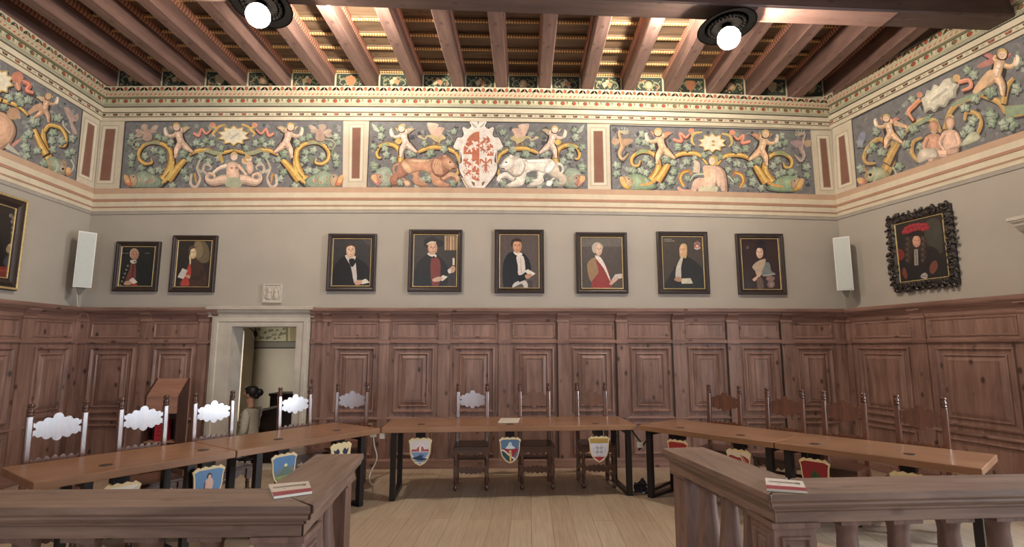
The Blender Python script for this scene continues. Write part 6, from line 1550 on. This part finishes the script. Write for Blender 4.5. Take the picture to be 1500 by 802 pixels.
for s, n in ((-1, 'near'), (1, 'far')):
    J.update({n+'_shoulder': (.035, s*.15, SZ+.47, .055), n+'_elbow': (.03, s*.19, SZ+.2, .04), n+'_wrist': (-.13, s*.08, SZ+.1, .026), n+'_palm': (-.19, s*.05, SZ+.085, .034, .018),
              n+'_hip': (-.02, s*.09, SZ, .085), n+'_knee': (-.4, s*.1, SZ+.02, .06), n+'_ankle': (-.4, s*.1, .08, .036), n+'_toe': (-.52, s*.11, .03, .034, .028)})
    E_ += [('chest', n+'_shoulder'), (n+'_shoulder', n+'_elbow'), (n+'_elbow', n+'_wrist'), (n+'_wrist', n+'_palm'), ('pelvis', n+'_hip'), (n+'_hip', n+'_knee'), (n+'_knee', n+'_ankle'), (n+'_ankle', n+'_toe')]
    for f in range(5):
        a = (-.03+f*.016) if f < 4 else -.045
        J['%s_f%d' % (n, f)] = (-.235-(.012 if f in (1, 2) else 0)+(.05 if f == 4 else 0), s*(.05)+a*.9, SZ+.078, .0085); J['%s_g%d' % (n, f)] = (-.262-(.014 if f in (1, 2) else 0)+(.05 if f == 4 else 0), s*.05+a, SZ+.06, .0075)
        E_ += [(n+'_palm', '%s_f%d' % (n, f)), ('%s_f%d' % (n, f), '%s_g%d' % (n, f))]
skin('body', J, E_, 'skin', t)
m = MB(); m.ball((.03, 0, SZ+.745), .098, 18, 12, (1.0, .86, .92)); m.ball((.005, 0, SZ+.79), .075, 14, 10, (1.1, .95, .6)); m.ball((.135, 0, SZ+.735), .052, 14, 10, (1, 1, 1.05)); m.ball((.09, 0, SZ+.69), .05, 12, 8); m.build('hair', 'hair', t)
m = MB()
for s in (-1, 1): m.ball((.004, s*.078, SZ+.695), .02, 10, 8, (.8, .5, 1.3)); m.ball((-.082, s*.03, SZ+.722), .009, 8, 6)
m.build('ears_and_eyes', 'skin', t)
JC = {'w': (.045, 0, SZ+.16, .125, .11), 'hip': (.03, 0, SZ-.02, .16, .15), 'c': (.035, 0, SZ+.4, .145, .11), 'k': (.03, 0, SZ+.5, .085, .07)}
EC = [('hip', 'w'), ('w', 'c'), ('c', 'k')]
JC = {k: JC[k] for k in ('c', 'w', 'hip', 'k')}
for s, n in ((-1, 'n'), (1, 'f')):
    JC.update({n+'s': (.035, s*.155, SZ+.465, .068), n+'e': (.03, s*.195, SZ+.2, .054), n+'m': (-.06, s*.13, SZ+.14, .044), n+'w': (-.12, s*.085, SZ+.105, .037)})
    EC += [('c', n+'s'), (n+'s', n+'e'), (n+'e', n+'m'), (n+'m', n+'w')]
skin('cardigan', JC, EC, 'cardigan', t)
m = MB()
for i in range(5): m.ball((-.1+(.02 if i in (0,) else 0), -.03, SZ+.14+i*.07), .011, 8, 6)
m.build('buttons', 'white', t)
JT = {'p': (.03, 0, SZ-.02, .15, .14)}
ET = []
for s, n in ((-1, 'n'), (1, 'f')):
    JT.update({n+'h': (-.02, s*.09, SZ, .1), n+'k': (-.4, s*.1, SZ+.02, .074), n+'a': (-.4, s*.1, .12, .056)}); ET += [('p', n+'h'), (n+'h', n+'k'), (n+'k', n+'a')]
skin('trousers', JT, ET, 'trousers', t)
ts = thing('stool', 'plain dark stool under the woman in the doorway', 'stool', (hp.x+.04, 7.98, GZ))
st = max(.1, SZ-.165)
m = MB(); m.lathe([(.15, st-.03), (.17, st-.02), (.17, st-.005), (.155, st)], segs=24); m.build('seat', 'dark', ts)
for a in range(4):
    x, y = math.cos(a*PI/2+.78), math.sin(a*PI/2+.78); m = MB(); m.tube([(x*.12, y*.12, st-.02), (x*.16, y*.16, 0)], .016, 8); m.build('leg', 'dark', ts)

# ------------------------------------------------------------------ sky light, camera, view
w = bpy.data.worlds.new('World'); S.world = w; w.use_nodes = True
bgn = w.node_tree.nodes['Background']; bgn.inputs['Color'].default_value = (.78, .85, 1, 1); bgn.inputs['Strength'].default_value = .15
for x in (-2.2, 2.4):                     # unseen pair of point lamps, added behind the camera to brighten the floor
    L = bpy.data.lights.new('floor fill', 'POINT'); L.energy = 20; L.color = (1, .9, .78); L.shadow_soft_size = .11
    lo = bpy.data.objects.new('floor_fill_light', L); C.objects.link(lo); lo.location = (x, -.6, 4.75)
cam = bpy.data.cameras.new('camera'); cam.sensor_width = 36; cam.lens = FOC/1500*36; cam.clip_start = .05
co = bpy.data.objects.new('camera', cam); C.objects.link(co); co.location = (0, 0, EYE); co.rotation_euler = (PI/2+PITCH, 0, YAW)
S.camera = co
S.view_settings.view_transform = 'Standard'; S.view_settings.look = 'None'; S.view_settings.gamma = 1
S.view_settings.use_curve_mapping = False; S.view_settings.exposure = 1.12
S.cycles.use_denoising = True; S.cycles.max_bounces = 8
